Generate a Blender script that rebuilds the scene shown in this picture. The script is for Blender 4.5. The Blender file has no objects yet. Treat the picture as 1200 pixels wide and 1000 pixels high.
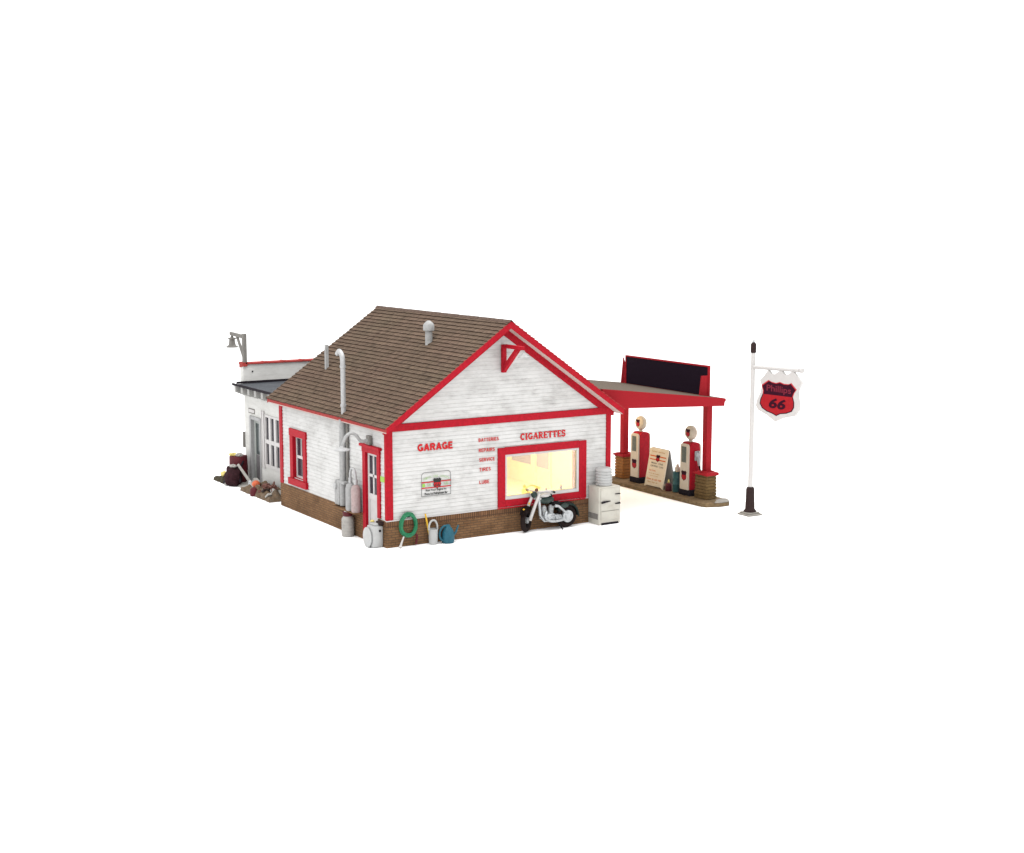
import bpy, bmesh, math, random
from mathutils import Vector, Matrix, noise
random.seed(7)
S = bpy.context.scene
COL = S.collection
PI = math.pi

# ------------------------------------------------------------------ dimensions (metres)
W, D = 6.57, 6.41          # gable wall width, side wall length
ZB, ZW = 0.65, 3.0         # brick base height, wall head height
SL = 0.695                 # roof slope
OX, OY, OYB = 0.18, 0.385, 0.50
ZE = 2.977
ZR = ZE + (W / 2 + OX) * SL
RT = 0.15                  # vertical roof thickness

# ------------------------------------------------------------------ materials
KA = .685      # dims most paints to balance lights bright enough to whiten the ground
def dk(c, k=KA): return tuple(v * k for v in c)

def mat(name, col, rough=0.6, var=0.12, scale=6.0, bump=0.0, metal=0.0, grime=None, gscale=1.2, gamt=0.5, emit=None, spec=0.22, stretch=(1, 1, 1), raw=False):
    if not raw: col = dk(col); grime = dk(grime) if grime else None
    m = bpy.data.materials.new(name); m.use_nodes = True
    nt = m.node_tree; N = nt.nodes; L = nt.links
    b = N['Principled BSDF']
    b.inputs['Roughness'].default_value = rough; b.inputs['Metallic'].default_value = metal
    b.inputs['Specular IOR Level'].default_value = spec
    tc = N.new('ShaderNodeTexCoord'); mp = N.new('ShaderNodeMapping'); mp.inputs['Scale'].default_value = stretch
    L.new(tc.outputs['Object'], mp.inputs['Vector'])
    nz = N.new('ShaderNodeTexNoise'); nz.inputs['Scale'].default_value = scale; nz.inputs['Detail'].default_value = 6; nz.inputs['Roughness'].default_value = .65
    L.new(mp.outputs['Vector'], nz.inputs['Vector'])
    mr = N.new('ShaderNodeMapRange'); mr.inputs['From Min'].default_value = .25; mr.inputs['From Max'].default_value = .75
    mr.inputs['To Min'].default_value = 1 - var; mr.inputs['To Max'].default_value = 1 + var
    L.new(nz.outputs['Fac'], mr.inputs['Value'])
    mx = N.new('ShaderNodeMix'); mx.data_type = 'RGBA'; mx.blend_type = 'MULTIPLY'; mx.inputs['Factor'].default_value = 1
    mx.inputs['A'].default_value = (*col, 1); L.new(mr.outputs['Result'], mx.inputs['B'])
    out = mx.outputs['Result']
    if grime:
        n2 = N.new('ShaderNodeTexNoise'); n2.inputs['Scale'].default_value = gscale; n2.inputs['Detail'].default_value = 7; n2.inputs['Roughness'].default_value = .7
        L.new(mp.outputs['Vector'], n2.inputs['Vector'])
        r2 = N.new('ShaderNodeMapRange'); r2.inputs['From Min'].default_value = .5; r2.inputs['From Max'].default_value = .72; r2.inputs['To Max'].default_value = gamt
        L.new(n2.outputs['Fac'], r2.inputs['Value'])
        m2 = N.new('ShaderNodeMix'); m2.data_type = 'RGBA'; L.new(r2.outputs['Result'], m2.inputs['Factor'])
        L.new(out, m2.inputs['A']); m2.inputs['B'].default_value = (*grime, 1); out = m2.outputs['Result']
    L.new(out, b.inputs['Base Color'])
    if bump:
        bp = N.new('ShaderNodeBump'); bp.inputs['Strength'].default_value = bump; bp.inputs['Distance'].default_value = .01
        L.new(nz.outputs['Fac'], bp.inputs['Height']); L.new(bp.outputs['Normal'], b.inputs['Normal'])
    if emit:
        b.inputs['Emission Color'].default_value = (*emit[0], 1); b.inputs['Emission Strength'].default_value = emit[1]
    return m

def siding_mat(name, col, dirt, amt):
    """weathered white paint: fine horizontal streaks, soot blotches, a big soot smudge high on the gable"""
    m = mat(name, col, .7, .07, 3.0, .15, stretch=(1.2, 1.2, 9))
    nt = m.node_tree; N = nt.nodes; L = nt.links; b = N['Principled BSDF']
    src = b.inputs['Base Color'].links[0].from_socket
    tc = N.new('ShaderNodeTexCoord')
    def nz(scale, st, lo, hi, top):
        mp = N.new('ShaderNodeMapping'); mp.inputs['Scale'].default_value = st; L.new(tc.outputs['Object'], mp.inputs['Vector'])
        n = N.new('ShaderNodeTexNoise'); n.inputs['Scale'].default_value = scale; n.inputs['Detail'].default_value = 8; n.inputs['Roughness'].default_value = .72
        L.new(mp.outputs['Vector'], n.inputs['Vector'])
        r = N.new('ShaderNodeMapRange'); r.inputs['From Min'].default_value = lo; r.inputs['From Max'].default_value = hi; r.inputs['To Max'].default_value = top
        L.new(n.outputs['Fac'], r.inputs['Value']); return r.outputs['Result']
    def add(a, c):
        q = N.new('ShaderNodeMath'); q.operation = 'ADD'; L.new(a, q.inputs[0]); L.new(c, q.inputs[1]); q.use_clamp = True; return q.outputs[0]
    a = nz(1.3, (1, 1, 1.3), .46, .76, .45 * amt)
    c = nz(2.4, (1, 1, 4), .5, .75, .40 * amt)
    # soot smudge around the middle of the gable (fixed to the wall)
    sub = N.new('ShaderNodeVectorMath'); sub.operation = 'SUBTRACT'; L.new(tc.outputs['Object'], sub.inputs[0]); sub.inputs[1].default_value = (2.75, 0, 4.05)
    mul = N.new('ShaderNodeVectorMath'); mul.operation = 'MULTIPLY'; L.new(sub.outputs[0], mul.inputs[0]); mul.inputs[1].default_value = (.75, .3, 1.0)
    ln = N.new('ShaderNodeVectorMath'); ln.operation = 'LENGTH'; L.new(mul.outputs[0], ln.inputs[0])
    rr = N.new('ShaderNodeMapRange'); rr.inputs['From Min'].default_value = 1.0; rr.inputs['From Max'].default_value = .1; rr.inputs['To Max'].default_value = 1; L.new(ln.outputs['Value'], rr.inputs['Value'])
    sm = N.new('ShaderNodeMath'); sm.operation = 'MULTIPLY'; L.new(rr.outputs['Result'], sm.inputs[0]); L.new(nz(2.2, (1, 1, 1.6), .3, .62, 1.0 * amt), sm.inputs[1])
    fac = add(add(a, c), sm.outputs[0])
    mx = N.new('ShaderNodeMix'); mx.data_type = 'RGBA'; L.new(fac, mx.inputs['Factor']); L.new(src, mx.inputs['A']); mx.inputs['B'].default_value = (*dk(dirt), 1)
    L.new(mx.outputs['Result'], b.inputs['Base Color'])
    return m

def brick_mat(name, c1, c2, mortar, bw=.2, bh=.062, ms=.012, offset=.5):
    m = bpy.data.materials.new(name); m.use_nodes = True
    nt = m.node_tree; N = nt.nodes; L = nt.links; b = N['Principled BSDF']; b.inputs['Roughness'].default_value = .85; b.inputs['Specular IOR Level'].default_value = .08
    uv = N.new('ShaderNodeUVMap'); br = N.new('ShaderNodeTexBrick'); br.offset = offset
    br.inputs['Scale'].default_value = 1; br.inputs['Brick Width'].default_value = bw; br.inputs['Row Height'].default_value = bh; br.inputs['Mortar Size'].default_value = ms
    br.inputs['Mortar Smooth'].default_value = .3; br.inputs['Bias'].default_value = 0
    br.inputs['Color1'].default_value = (*dk(c1), 1); br.inputs['Color2'].default_value = (*dk(c2), 1); br.inputs['Mortar'].default_value = (*dk(mortar), 1)
    L.new(uv.outputs['UV'], br.inputs['Vector'])
    tc = N.new('ShaderNodeTexCoord')
    nz = N.new('ShaderNodeTexNoise'); nz.inputs['Scale'].default_value = 2.2; nz.inputs['Detail'].default_value = 8; nz.inputs['Roughness'].default_value = .75
    L.new(tc.outputs['Object'], nz.inputs['Vector'])
    mr = N.new('ShaderNodeMapRange'); mr.inputs['From Min'].default_value = .3; mr.inputs['From Max'].default_value = .7; mr.inputs['To Min'].default_value = .68; mr.inputs['To Max'].default_value = 1.3
    L.new(nz.outputs['Fac'], mr.inputs['Value'])
    mx = N.new('ShaderNodeMix'); mx.data_type = 'RGBA'; mx.blend_type = 'MULTIPLY'; mx.inputs['Factor'].default_value = 1
    L.new(br.outputs['Color'], mx.inputs['A']); L.new(mr.outputs['Result'], mx.inputs['B']); L.new(mx.outputs['Result'], b.inputs['Base Color'])
    bp = N.new('ShaderNodeBump'); bp.inputs['Strength'].default_value = .8; bp.inputs['Distance'].default_value = .012; bp.invert = True
    L.new(br.outputs['Fac'], bp.inputs['Height']); L.new(bp.outputs['Normal'], b.inputs['Normal'])
    return m

def tone_mat(name, col, rough=.85, bump=.4, dirt=None):
    """colour multiplied by a per-piece tone stored on the faces (each shingle its own shade)"""
    m = mat(name, col, rough, .3, 26, bump, grime=dirt, gscale=1.0, gamt=.45, spec=.08)
    nt = m.node_tree; N = nt.nodes; L = nt.links; b = N['Principled BSDF']
    src = b.inputs['Base Color'].links[0].from_socket
    at = N.new('ShaderNodeAttribute'); at.attribute_name = 'tone'
    mx = N.new('ShaderNodeMix'); mx.data_type = 'RGBA'; mx.blend_type = 'MULTIPLY'; mx.inputs['Factor'].default_value = 1
    L.new(src, mx.inputs['A']); L.new(at.outputs['Color'], mx.inputs['B']); L.new(mx.outputs['Result'], b.inputs['Base Color'])
    return m

def glass_mat(name, tint=(.9, .9, .9), rough=.03):
    m = bpy.data.materials.new(name); m.use_nodes = True
    nt = m.node_tree; N = nt.nodes; L = nt.links; N.remove(N['Principled BSDF'])
    tr = N.new('ShaderNodeBsdfTransparent'); tr.inputs['Color'].default_value = (*tint, 1)
    gl = N.new('ShaderNodeBsdfGlossy'); gl.inputs['Roughness'].default_value = rough
    fr = N.new('ShaderNodeFresnel'); fr.inputs['IOR'].default_value = 1.68
    mx = N.new('ShaderNodeMixShader'); L.new(fr.outputs[0], mx.inputs[0]); L.new(tr.outputs[0], mx.inputs[1]); L.new(gl.outputs[0], mx.inputs[2])
    L.new(mx.outputs[0], N['Material Output'].inputs['Surface'])
    return m

M = {}
M['siding'] = siding_mat('white_siding', (.64, .637, .625), (.25, .24, .22), 1.0)
M['groove'] = siding_mat('siding_lap_shade', (.54, .535, .52), (.2, .19, .18), 1.1)  # lap-line shade painted into the colour, with grime blotches over it
M['wing'] = siding_mat('stucco_white', (.65, .645, .62), (.28, .27, .24), .7)
M['red'] = mat('red_paint', (.385, .004, .015), .6, .28, 18, .25, spec=.12)
M['redcanopy'] = mat('canopy_red_paint', (.33, .010, .017), .7, .4, 60, .3, spec=.1)
M['redworn'] = mat('worn_red_paint', (.36, .045, .04), .7, .2, 14, .25, spec=.12)
M['redlet'] = mat('red_lettering_paint', (.50, .008, .010), .6, .12, 30)
M['letfade'] = mat('faded_red_lettering', (.52, .035, .032), .6, .2, 40)
M['soffit'] = mat('soffit_beige', (.60, .48, .44), .7, .1, 8)
M['brick'] = brick_mat('brown_brick', (.235, .128, .062), (.18, .094, .045), (.13, .080, .047))
M['soldier'] = brick_mat('brown_soldier_brick', (.225, .115, .06), (.15, .075, .038), (.085, .05, .03), .062, .26, .012, 0)
M['shingle'] = tone_mat('brown_shingle', (.122, .083, .058), dirt=(.075, .060, .036))
M['ridge'] = mat('brown_ridge_shingle', (.105, .07, .054), .9, .3, 26, .4, spec=.1)
M['shingle_edge'] = mat('shaded_shingle_edge', (.042, .027, .021), .9, .2, 20, spec=.05)  # course risers darkened as painted shade; the slot felt shares it
M['slate'] = mat('dark_roofing_felt', (.055, .06, .07), .8, .3, 8, .3, grime=(.12, .13, .14), gamt=.5)
M['blackedge'] = mat('tar_edge', (.016, .012, .017), .8, .2, 12, spec=.1)
M['canopyroof'] = mat('canopy_roofing', (.112, .086, .066), .95, .3, 30, .4, grime=(.10, .085, .07), spec=.08)
M['blackboard'] = mat('black_board_back', (.013, .006, .013), .85, .7, 70, .3, spec=.06)
M['grey'] = mat('grey_paint', (.36, .36, .36), .5, .12, 10)
M['galv'] = mat('galvanised_pipe', (.44, .44, .44), .4, .15, 12, metal=.25)
M['dullgalv'] = mat('dull_galvanised_pipe', (.35, .35, .345), .6, .22, 12)
M['weather'] = mat('weathered_grey_wood', (.19, .18, .165), .8, .3, 12, .3, stretch=(1, 1, .3))
M['pinkish'] = mat('faded_pink_enamel', (.40, .30, .29), .5, .25, 16, grime=(.35, .34, .33), gscale=5)
M['white'] = mat('white_enamel', (.47, .475, .47), .45, .1, 8, grime=(.28, .27, .25), gscale=4, gamt=.6)
M['fridge'] = mat('aged_cream_enamel', (.54, .52, .46), .45, .08, 8, grime=(.34, .31, .26), gscale=4, gamt=.6)
M['milk'] = mat('aged_tin', (.40, .385, .36), .5, .12, 8, grime=(.22, .2, .18), gscale=5, gamt=.6)
M['bracketgrey'] = mat('grey_eave_paint', (.38, .375, .36), .7, .15, 10)
M['whitepost'] = mat('white_post_paint', (.56, .54, .525), .45, .05, 6)
M['cream'] = mat('cream_enamel', (.58, .50, .40), .45, .1, 10, grime=(.45, .36, .25), gscale=5, gamt=.4)
M['frame'] = mat('white_window_paint', (.58, .56, .55), .5, .1, 12, grime=(.36, .33, .33), gscale=6)
M['dark'] = mat('dark_interior', (.02, .018, .022), .9, .1, 4)
M['darkpane'] = mat('dark_window_glass', (.030, .027, .038), .25, .2, 3, spec=.2)
M['tealpane'] = mat('grey_green_glass', (.06, .075, .075), .15, .2, 4)
M['board'] = mat('cream_board_paint', (.78, .68, .52), .6, .08, 10, grime=(.5, .4, .28), gscale=5, gamt=.4)
M['greypane'] = mat('pump_dial_glass', (.11, .12, .10), .25, .35, 22)
M['green'] = mat('lime_green_plate', (.28, .50, .07), .5, .1, 10)
M['greenink'] = mat('green_ink', (.22, .42, .10), .6, .15, 30)
M['paleink'] = mat('pale_green_ink', (.36, .50, .26), .6, .15, 30)
M['blackink'] = mat('black_ink', (.02, .02, .02), .6, .1, 30)
M['greyink'] = mat('grey_outline_ink', (.10, .10, .10), .6, .2, 30)
M['orangeink'] = mat('orange_ink', (.62, .12, .03), .6, .1, 30)
M['maroon'] = mat('maroon_black_sign_paint', (.034, .003, .013), .7, .2, 16, spec=.06)
M['signred'] = mat('sign_red_paint', (.36, .010, .016), .6, .14, 14, spec=.1)
M['signline'] = mat('sign_red_outline', (.48, .02, .03), .5, .1, 14)
M['lettermaroon'] = mat('sign_script_red', (.20, .022, .04), .7, .2, 20, spec=.05)
M['glass'] = glass_mat('window_glass')
M['room'] = mat('cream_plaster', (.80, .70, .48), .8, .06, 4, raw=True)
M['winview'] = mat('pale_pink_window_view', (.33, .29, .37), .8, .05, 4, raw=True)  # dimmer view out of the windows, put into a flat colour
M['jamb'] = mat('varnished_jamb', (.30, .14, .04), .5, .2, 10, raw=True)
M['bulb'] = mat('glowing_bulb', (1, .9, .7), .5, .0, 4, emit=((1, .78, .4), 20), raw=True)
M['hose'] = mat('green_rubber_hose', (.016, .17, .075), .45, .25, 25)
M['darkred'] = mat('dark_red_enamel', (.10, .008, .014), .6, .3, 12, grime=(.05, .02, .02), gscale=4)
M['teal'] = mat('teal_enamel', (.016, .105, .15), .45, .25, 14)
M['tealdrum'] = mat('dark_teal_drum', (.03, .10, .105), .5, .3, 14)
M['yellow'] = mat('yellow_paint', (.72, .42, .03), .5, .1, 14)
M['paleyellow'] = mat('pale_yellow_paint', (.72, .60, .20), .5, .2, 20)
M['orange'] = mat('orange_ball', (.62, .13, .05), .45, .15, 20)
M['chrome'] = mat('dull_silver', (.50, .52, .53), .32, .25, 30, .3, metal=.45, grime=(.12, .12, .12), gscale=11, gamt=.75)
M['bikegreen'] = mat('dark_green_lacquer', (.010, .028, .022), .35, .6, 30, .4, grime=(.07, .09, .085), gscale=14, gamt=.5, spec=.3)
M['rubber'] = mat('black_rubber', (.010, .009, .010), .8, .3, 20, spec=.12)
M['tyre'] = mat('dusty_tyre_rubber', (.018, .011, .010), .85, .5, 20, .3, spec=.1)
M['darkbrown'] = mat('dark_brown_paint', (.026, .013, .012), .7, .4, 20, .3, spec=.15)
M['purple'] = mat('dark_purple_brown_sacking', (.034, .012, .015), .9, .6, 14, .6, spec=.1)
M['conc'] = mat('stained_concrete', (.19, .13, .07), .9, .45, 9, .5, grime=(.07, .05, .028), gscale=3, gamt=.7, spec=.15)
M['conctip'] = mat('pale_concrete', (.30, .28, .25), .9, .3, 12, .5, grime=(.12, .11, .1), gscale=6)
M['pierolive'] = mat('olive_brown_brick', (.14, .085, .032), .85, .45, 16, .5, spec=.15)
M['pierorange'] = mat('warmlit_brick', (.30, .125, .035), .85, .35, 16, .5, spec=.15)  # warm lamplight mixed into the brick colour
M['earth'] = mat('brown_scrap_earth', (.155, .105, .065), .95, .5, 9, .8, grime=(.20, .17, .14), gscale=6, gamt=.8)
M['rust'] = mat('rusty_iron', (.15, .06, .045), .8, .45, 14, .4, grime=(.22, .18, .16), gscale=8)
M['oldwood'] = mat('pale_old_plank', (.42, .40, .37), .8, .25, 14, .3)
M['ground'] = mat('white_table', (.97, .97, .97), .9, .0, 1, spec=.1, raw=True)

# ------------------------------------------------------------------ object helpers
def tag(o, label=None, cat=None, group=None, kind=None):
    if label: o['label'] = label
    if cat: o['category'] = cat
    if group: o['group'] = group
    if kind: o['kind'] = kind
    return o

def thing(name, label, cat, loc=(0, 0, 0), group=None):
    o = bpy.data.objects.new(name, None); COL.objects.link(o); o.location = loc
    o.empty_display_size = .2
    return tag(o, label, cat, group)

def worldloc(o):
    v = Vector((0, 0, 0))
    while o: v += Vector(o.location); o = o.parent
    return v

def obj(name, bm, mats, parent=None, smooth=False, loc=None, label=None):
    """links bm (built in world coordinates) as one mesh object below parent"""
    if not isinstance(mats, (list, tuple)): mats = [mats]
    bmesh.ops.recalc_face_normals(bm, faces=bm.faces[:]) if smooth != 'keep' else None
    uvl = bm.loops.layers.uv.verify()
    for f in bm.faces:
        n = f.normal; a = max(range(3), key=lambda i: abs(n[i]))
        for l in f.loops:
            c = l.vert.co
            l[uvl].uv = (c.y, c.z) if a == 0 else ((c.x, c.z) if a == 1 else (c.x, c.y))
        if smooth is True: f.smooth = True
    base = worldloc(parent) if parent else Vector(loc or (0, 0, 0))
    bmesh.ops.translate(bm, verts=bm.verts[:], vec=-base)
    me = bpy.data.meshes.new(name); bm.to_mesh(me); bm.free()
    for m in mats: me.materials.append(M[m] if isinstance(m, str) else m)
    if smooth is True:
        try: me.set_sharp_from_angle(angle=math.radians(42))
        except Exception: pass
    o = bpy.data.objects.new(name, me); COL.objects.link(o)
    if parent: o.parent = parent
    elif loc: o.location = loc
    if label: o['label'] = label
    return o

def B(): return bmesh.new()

def objs(name, bm, mats, parent, smooth=False):
    """each separate piece in bm becomes a part of its own"""
    bm.verts.index_update(); seen = set(); isl = []
    for v in bm.verts:
        if v in seen: continue
        st_, cur = [v], []
        seen.add(v)
        while st_:
            q_ = st_.pop(); cur.append(q_)
            for e in q_.link_edges:
                o_ = e.other_vert(q_)
                if o_ not in seen: seen.add(o_); st_.append(o_)
        isl.append(cur)
    res = []
    for cur in isl:
        b2 = bmesh.new(); mp = {v: b2.verts.new(v.co) for v in cur}
        for f in {f for v in cur for f in v.link_faces}:
            b2.faces.new([mp[v] for v in f.verts]).material_index = f.material_index
        res.append(obj(name, b2, mats, parent, smooth))
    bm.free(); return res

def box(bm, lo, hi, bev=0.0, mi=0, rot=None):
    lo, hi = Vector(lo), Vector(hi)
    r = bmesh.ops.create_cube(bm, size=1)
    vs = r['verts']
    for v in vs: v.co = Vector(((lo[i] + hi[i]) / 2 + v.co[i] * (hi[i] - lo[i]) for i in range(3)))
    if rot: bmesh.ops.rotate(bm, verts=vs, cent=rot[0], matrix=Matrix.Rotation(rot[1], 3, rot[2]))
    fs = list({f for v in vs for f in v.link_faces})
    for f in fs: f.material_index = mi
    if bev:
        es = list({e for v in vs for e in v.link_edges})
        bmesh.ops.bevel(bm, geom=es, offset=bev, segments=2, profile=.5, affect='EDGES', clamp_overlap=True)
    return vs

def prism(bm, pts, vec, bev=0, mi=0):
    """polygon of 3-D points extruded by vec"""
    vec = Vector(vec)
    a = [bm.verts.new(p) for p in pts]; c = [bm.verts.new(Vector(p) + vec) for p in pts]
    n = len(a); fs = [bm.faces.new(a), bm.faces.new(c[::-1])]
    for i in range(n): fs.append(bm.faces.new((a[i], c[i], c[(i + 1) % n], a[(i + 1) % n])))
    for f in fs: f.material_index = mi
    if bev:
        es = list({e for f in fs[:2] for e in f.edges})
        bmesh.ops.bevel(bm, geom=es, offset=bev, segments=2, profile=.5, affect='EDGES', clamp_overlap=True)

def poly(bm, pts, mi=0):
    f = bm.faces.new([bm.verts.new(p) for p in pts]); f.material_index = mi; return f

def tube(bm, pts, r, n=10, mi=0, cap=True):
    pts = [Vector(p) for p in pts]
    rs = r if isinstance(r, (list, tuple)) else [r] * len(pts)
    rings = []; up = None
    for i, p in enumerate(pts):
        t = ((pts[i + 1] - p) if i == 0 else (p - pts[i - 1]) if i == len(pts) - 1 else (pts[i + 1] - pts[i - 1])).normalized()
        if up is None:
            up = Vector((0, 0, 1)) if abs(t.z) < .9 else Vector((1, 0, 0))
        a = t.cross(up).normalized(); up = a.cross(t).normalized(); b = up
        rings.append([bm.verts.new(p + (a * math.cos(2 * PI * k / n) + b * math.sin(2 * PI * k / n)) * rs[i]) for k in range(n)])
    for i in range(len(rings) - 1):
        for k in range(n):
            f = bm.faces.new((rings[i][k], rings[i][(k + 1) % n], rings[i + 1][(k + 1) % n], rings[i + 1][k])); f.material_index = mi
    if cap:
        bm.faces.new(rings[0][::-1]).material_index = mi; bm.faces.new(rings[-1]).material_index = mi

def smoothpath(pts, sub=6):
    P = [Vector(p) for p in pts]; out = []
    for i in range(len(P) - 1):
        p0 = P[max(i - 1, 0)]; p1 = P[i]; p2 = P[i + 1]; p3 = P[min(i + 2, len(P) - 1)]
        for k in range(sub):
            t = k / sub
            out.append(.5 * ((2 * p1) + (p2 - p0) * t + (2 * p0 - 5 * p1 + 4 * p2 - p3) * t * t + (3 * p1 - p0 - 3 * p2 + p3) * t ** 3))
    out.append(P[-1]); return out

def lathe(bm, prof, cen, axis='Z', n=20, mi=0, sc=(1, 1, 1)):
    """prof: (radius, height) pairs turned about the axis through cen"""
    cen = Vector(cen); rings = []
    for (r, h) in prof:
        ring = []
        for k in range(n):
            a = 2 * PI * k / n; c, s = r * math.cos(a), r * math.sin(a)
            v = Vector((c, s, h)) if axis == 'Z' else (Vector((h, c, s)) if axis == 'X' else Vector((c, h, s)))
            ring.append(bm.verts.new(cen + Vector((v.x * sc[0], v.y * sc[1], v.z * sc[2]))))
        rings.append(ring)
    for i in range(len(rings) - 1):
        for k in range(n):
            f = bm.faces.new((rings[i][k], rings[i][(k + 1) % n], rings[i + 1][(k + 1) % n], rings[i + 1][k])); f.material_index = mi
    bm.faces.new(rings[0][::-1]).material_index = mi; bm.faces.new(rings[-1]).material_index = mi

def blob(bm, cen, rad, amp=.2, freq=3, sub=3, seed=0, mi=0):
    r = bmesh.ops.create_icosphere(bm, subdivisions=sub, radius=1)
    for v in r['verts']:
        d = v.co.normalized(); k = 1 + amp * noise.noise(d * freq + Vector((seed, seed * 1.7, 0)))
        v.co = Vector(cen) + Vector((d.x * rad[0] * k, d.y * rad[1] * k, d.z * rad[2] * k))
    for f in {f for v in r['verts'] for f in v.link_faces}: f.material_index = mi

def torus(bm, cen, R, r, axis='Y', n=28, m=10, mi=0, sc=1.0, rot=None):
    cen = Vector(cen); rings = []
    for i in range(n):
        a = 2 * PI * i / n; ring = []
        for k in range(m):
            b = 2 * PI * k / m; q = R + r * math.cos(b); h = r * math.sin(b)
            v = Vector((q * math.cos(a), h, q * math.sin(a) * sc)) if axis == 'Y' else (Vector((h, q * math.cos(a), q * math.sin(a) * sc)) if axis == 'X' else Vector((q * math.cos(a), q * math.sin(a), h)))
            if rot: v = rot @ v
            ring.append(bm.verts.new(cen + v))
        rings.append(ring)
    for i in range(n):
        for k in range(m):
            f = bm.faces.new((rings[i][k], rings[i][(k + 1) % m], rings[(i + 1) % n][(k + 1) % m], rings[(i + 1) % n][k])); f.material_index = mi

def textmesh(bm, s, org, u, v, w=None, h=None, bold=0.0, shear=0.0, mi=0, thick=0.0):
    """lettering laid flat: org = lower left corner, u / v = directions, w = width, h = height"""
    cu = bpy.data.curves.new('lettering', 'FONT'); cu.body = s; cu.offset = bold; cu.shear = shear; cu.resolution_u = 3
    o = bpy.data.objects.new('lettering_source', cu); COL.objects.link(o)
    dg = bpy.context.evaluated_depsgraph_get(); dg.update()
    me = bpy.data.meshes.new_from_object(o.evaluated_get(dg))
    xs = [p.co.x for p in me.vertices]; ys = [p.co.y for p in me.vertices]
    if xs:
        x0, x1, y0, y1 = min(xs), max(xs), min(ys), max(ys)
        kx = (w / (x1 - x0)) if w else None; ky = (h / (y1 - y0)) if h else kx
        if kx is None: kx = ky
        org, u, v = Vector(org), Vector(u), Vector(v)
        vs = [bm.verts.new(org + u * ((p.co.x - x0) * kx) + v * ((p.co.y - y0) * ky)) for p in me.vertices]
        for p in me.polygons:
            try: bm.faces.new([vs[i] for i in p.vertices]).material_index = mi
            except ValueError: pass
    bpy.data.objects.remove(o); bpy.data.curves.remove(cu); bpy.data.meshes.remove(me)

def strokes(bm, lines, org, u, v, sx, sy, wd, mi=0, adv=0.0):
    """poly-lines drawn with a flat pen (slab lettering); each small overlap is lifted a hair"""
    org, u, v = Vector(org), Vector(u), Vector(v); nrm = u.cross(v)
    for k, (pts, ww) in enumerate(lines):
        P = [Vector((x * sx, y * sy)) for x, y in pts]
        L_, R_ = [], []
        for i, p in enumerate(P):
            t = ((P[i + 1] - p) if i == 0 else (p - P[i - 1]) if i == len(P) - 1 else (P[i + 1] - P[i - 1])).normalized()
            nn = Vector((-t.y, t.x)) * (wd * ww / 2); L_.append(p + nn); R_.append(p - nn)
        lift = nrm * (.0006 * (k + 1))
        w3 = lambda q: bm.verts.new(org + u * (q.x + adv) + v * q.y + lift)
        a = [w3(q) for q in L_]; b = [w3(q) for q in R_]
        for i in range(len(P) - 1): bm.faces.new((a[i], b[i], b[i + 1], a[i + 1])).material_index = mi

def arc(cx, cy, rx, ry, a0, a1, n=9):
    return [(cx + rx * math.cos(math.radians(a0 + (a1 - a0) * i / n)), cy + ry * math.sin(math.radians(a0 + (a1 - a0) * i / n))) for i in range(n + 1)]

SLAB = {   # width, strokes (poly-line, pen weight) in a unit-high box
 'C': (.78, [(arc(.42, .5, .32, .42, 50, 310), 1.15), ([(.66, .70), (.66, .98)], .7), ([(.66, .02), (.66, .24)], .5)]),
 'I': (.46, [([(.23, 0), (.23, 1)], 1.3), ([(.02, .94), (.44, .94)], .7), ([(.02, .06), (.44, .06)], .7)]),
 'G': (.84, [(arc(.42, .5, .32, .42, 50, 320), 1.15), ([(.68, .70), (.68, .98)], .7), ([(.68, .0), (.68, .46)], 1.0), ([(.48, .44), (.84, .44)], .7)]),
 'A': (.86, [([(.10, .06), (.41, 1)], .7), ([(.45, 1), (.72, .06)], 1.3), ([(.24, .34), (.60, .34)], .6), ([(0, .06), (.26, .06)], .7), ([(.54, .06), (.88, .06)], .7)]),
 'R': (.86, [([(.20, 0), (.20, 1)], 1.3), ([(.02, .94), (.45, .94)] + arc(.45, .74, .24, .2, 90, -90)[1:] + [(.2, .54)], .85), ([(.45, .54), (.68, .06)], 1.1), ([(.02, .06), (.38, .06)], .7), ([(.6, .06), (.88, .06)], .7)]),
 'E': (.76, [([(.20, 0), (.20, 1)], 1.3), ([(.02, .94), (.70, .94)], .7), ([(.02, .06), (.72, .06)], .7), ([(.2, .5), (.52, .5)], .7), ([(.68, .72), (.68, .98)], .6), ([(.70, .02), (.70, .28)], .6), ([(.52, .38), (.52, .62)], .5)]),
 'T': (.76, [([(.38, 0), (.38, 1)], 1.3), ([(.02, .94), (.74, .94)], .7), ([(.05, .72), (.05, .98)], .6), ([(.71, .72), (.71, .98)], .6), ([(.2, .06), (.56, .06)], .7)]),
 'S': (.68, [([(.58, .74)] + arc(.33, .73, .24, .22, 30, 250, 10) + arc(.34, .28, .25, .23, 80, -150, 10), 1.05), ([(.60, .70), (.60, .98)], .6), ([(.07, .02), (.07, .3)], .6)]),
}
def slabtext(bm, s, org, u, v, width, height, wd, mi=0):
    tot = sum(SLAB[c][0] + .08 for c in s) - .08; k = width / tot; x = 0
    for c in s:
        strokes(bm, SLAB[c][1], org, u, v, k, height, wd, mi, adv=x * k); x += SLAB[c][0] + .08

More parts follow.
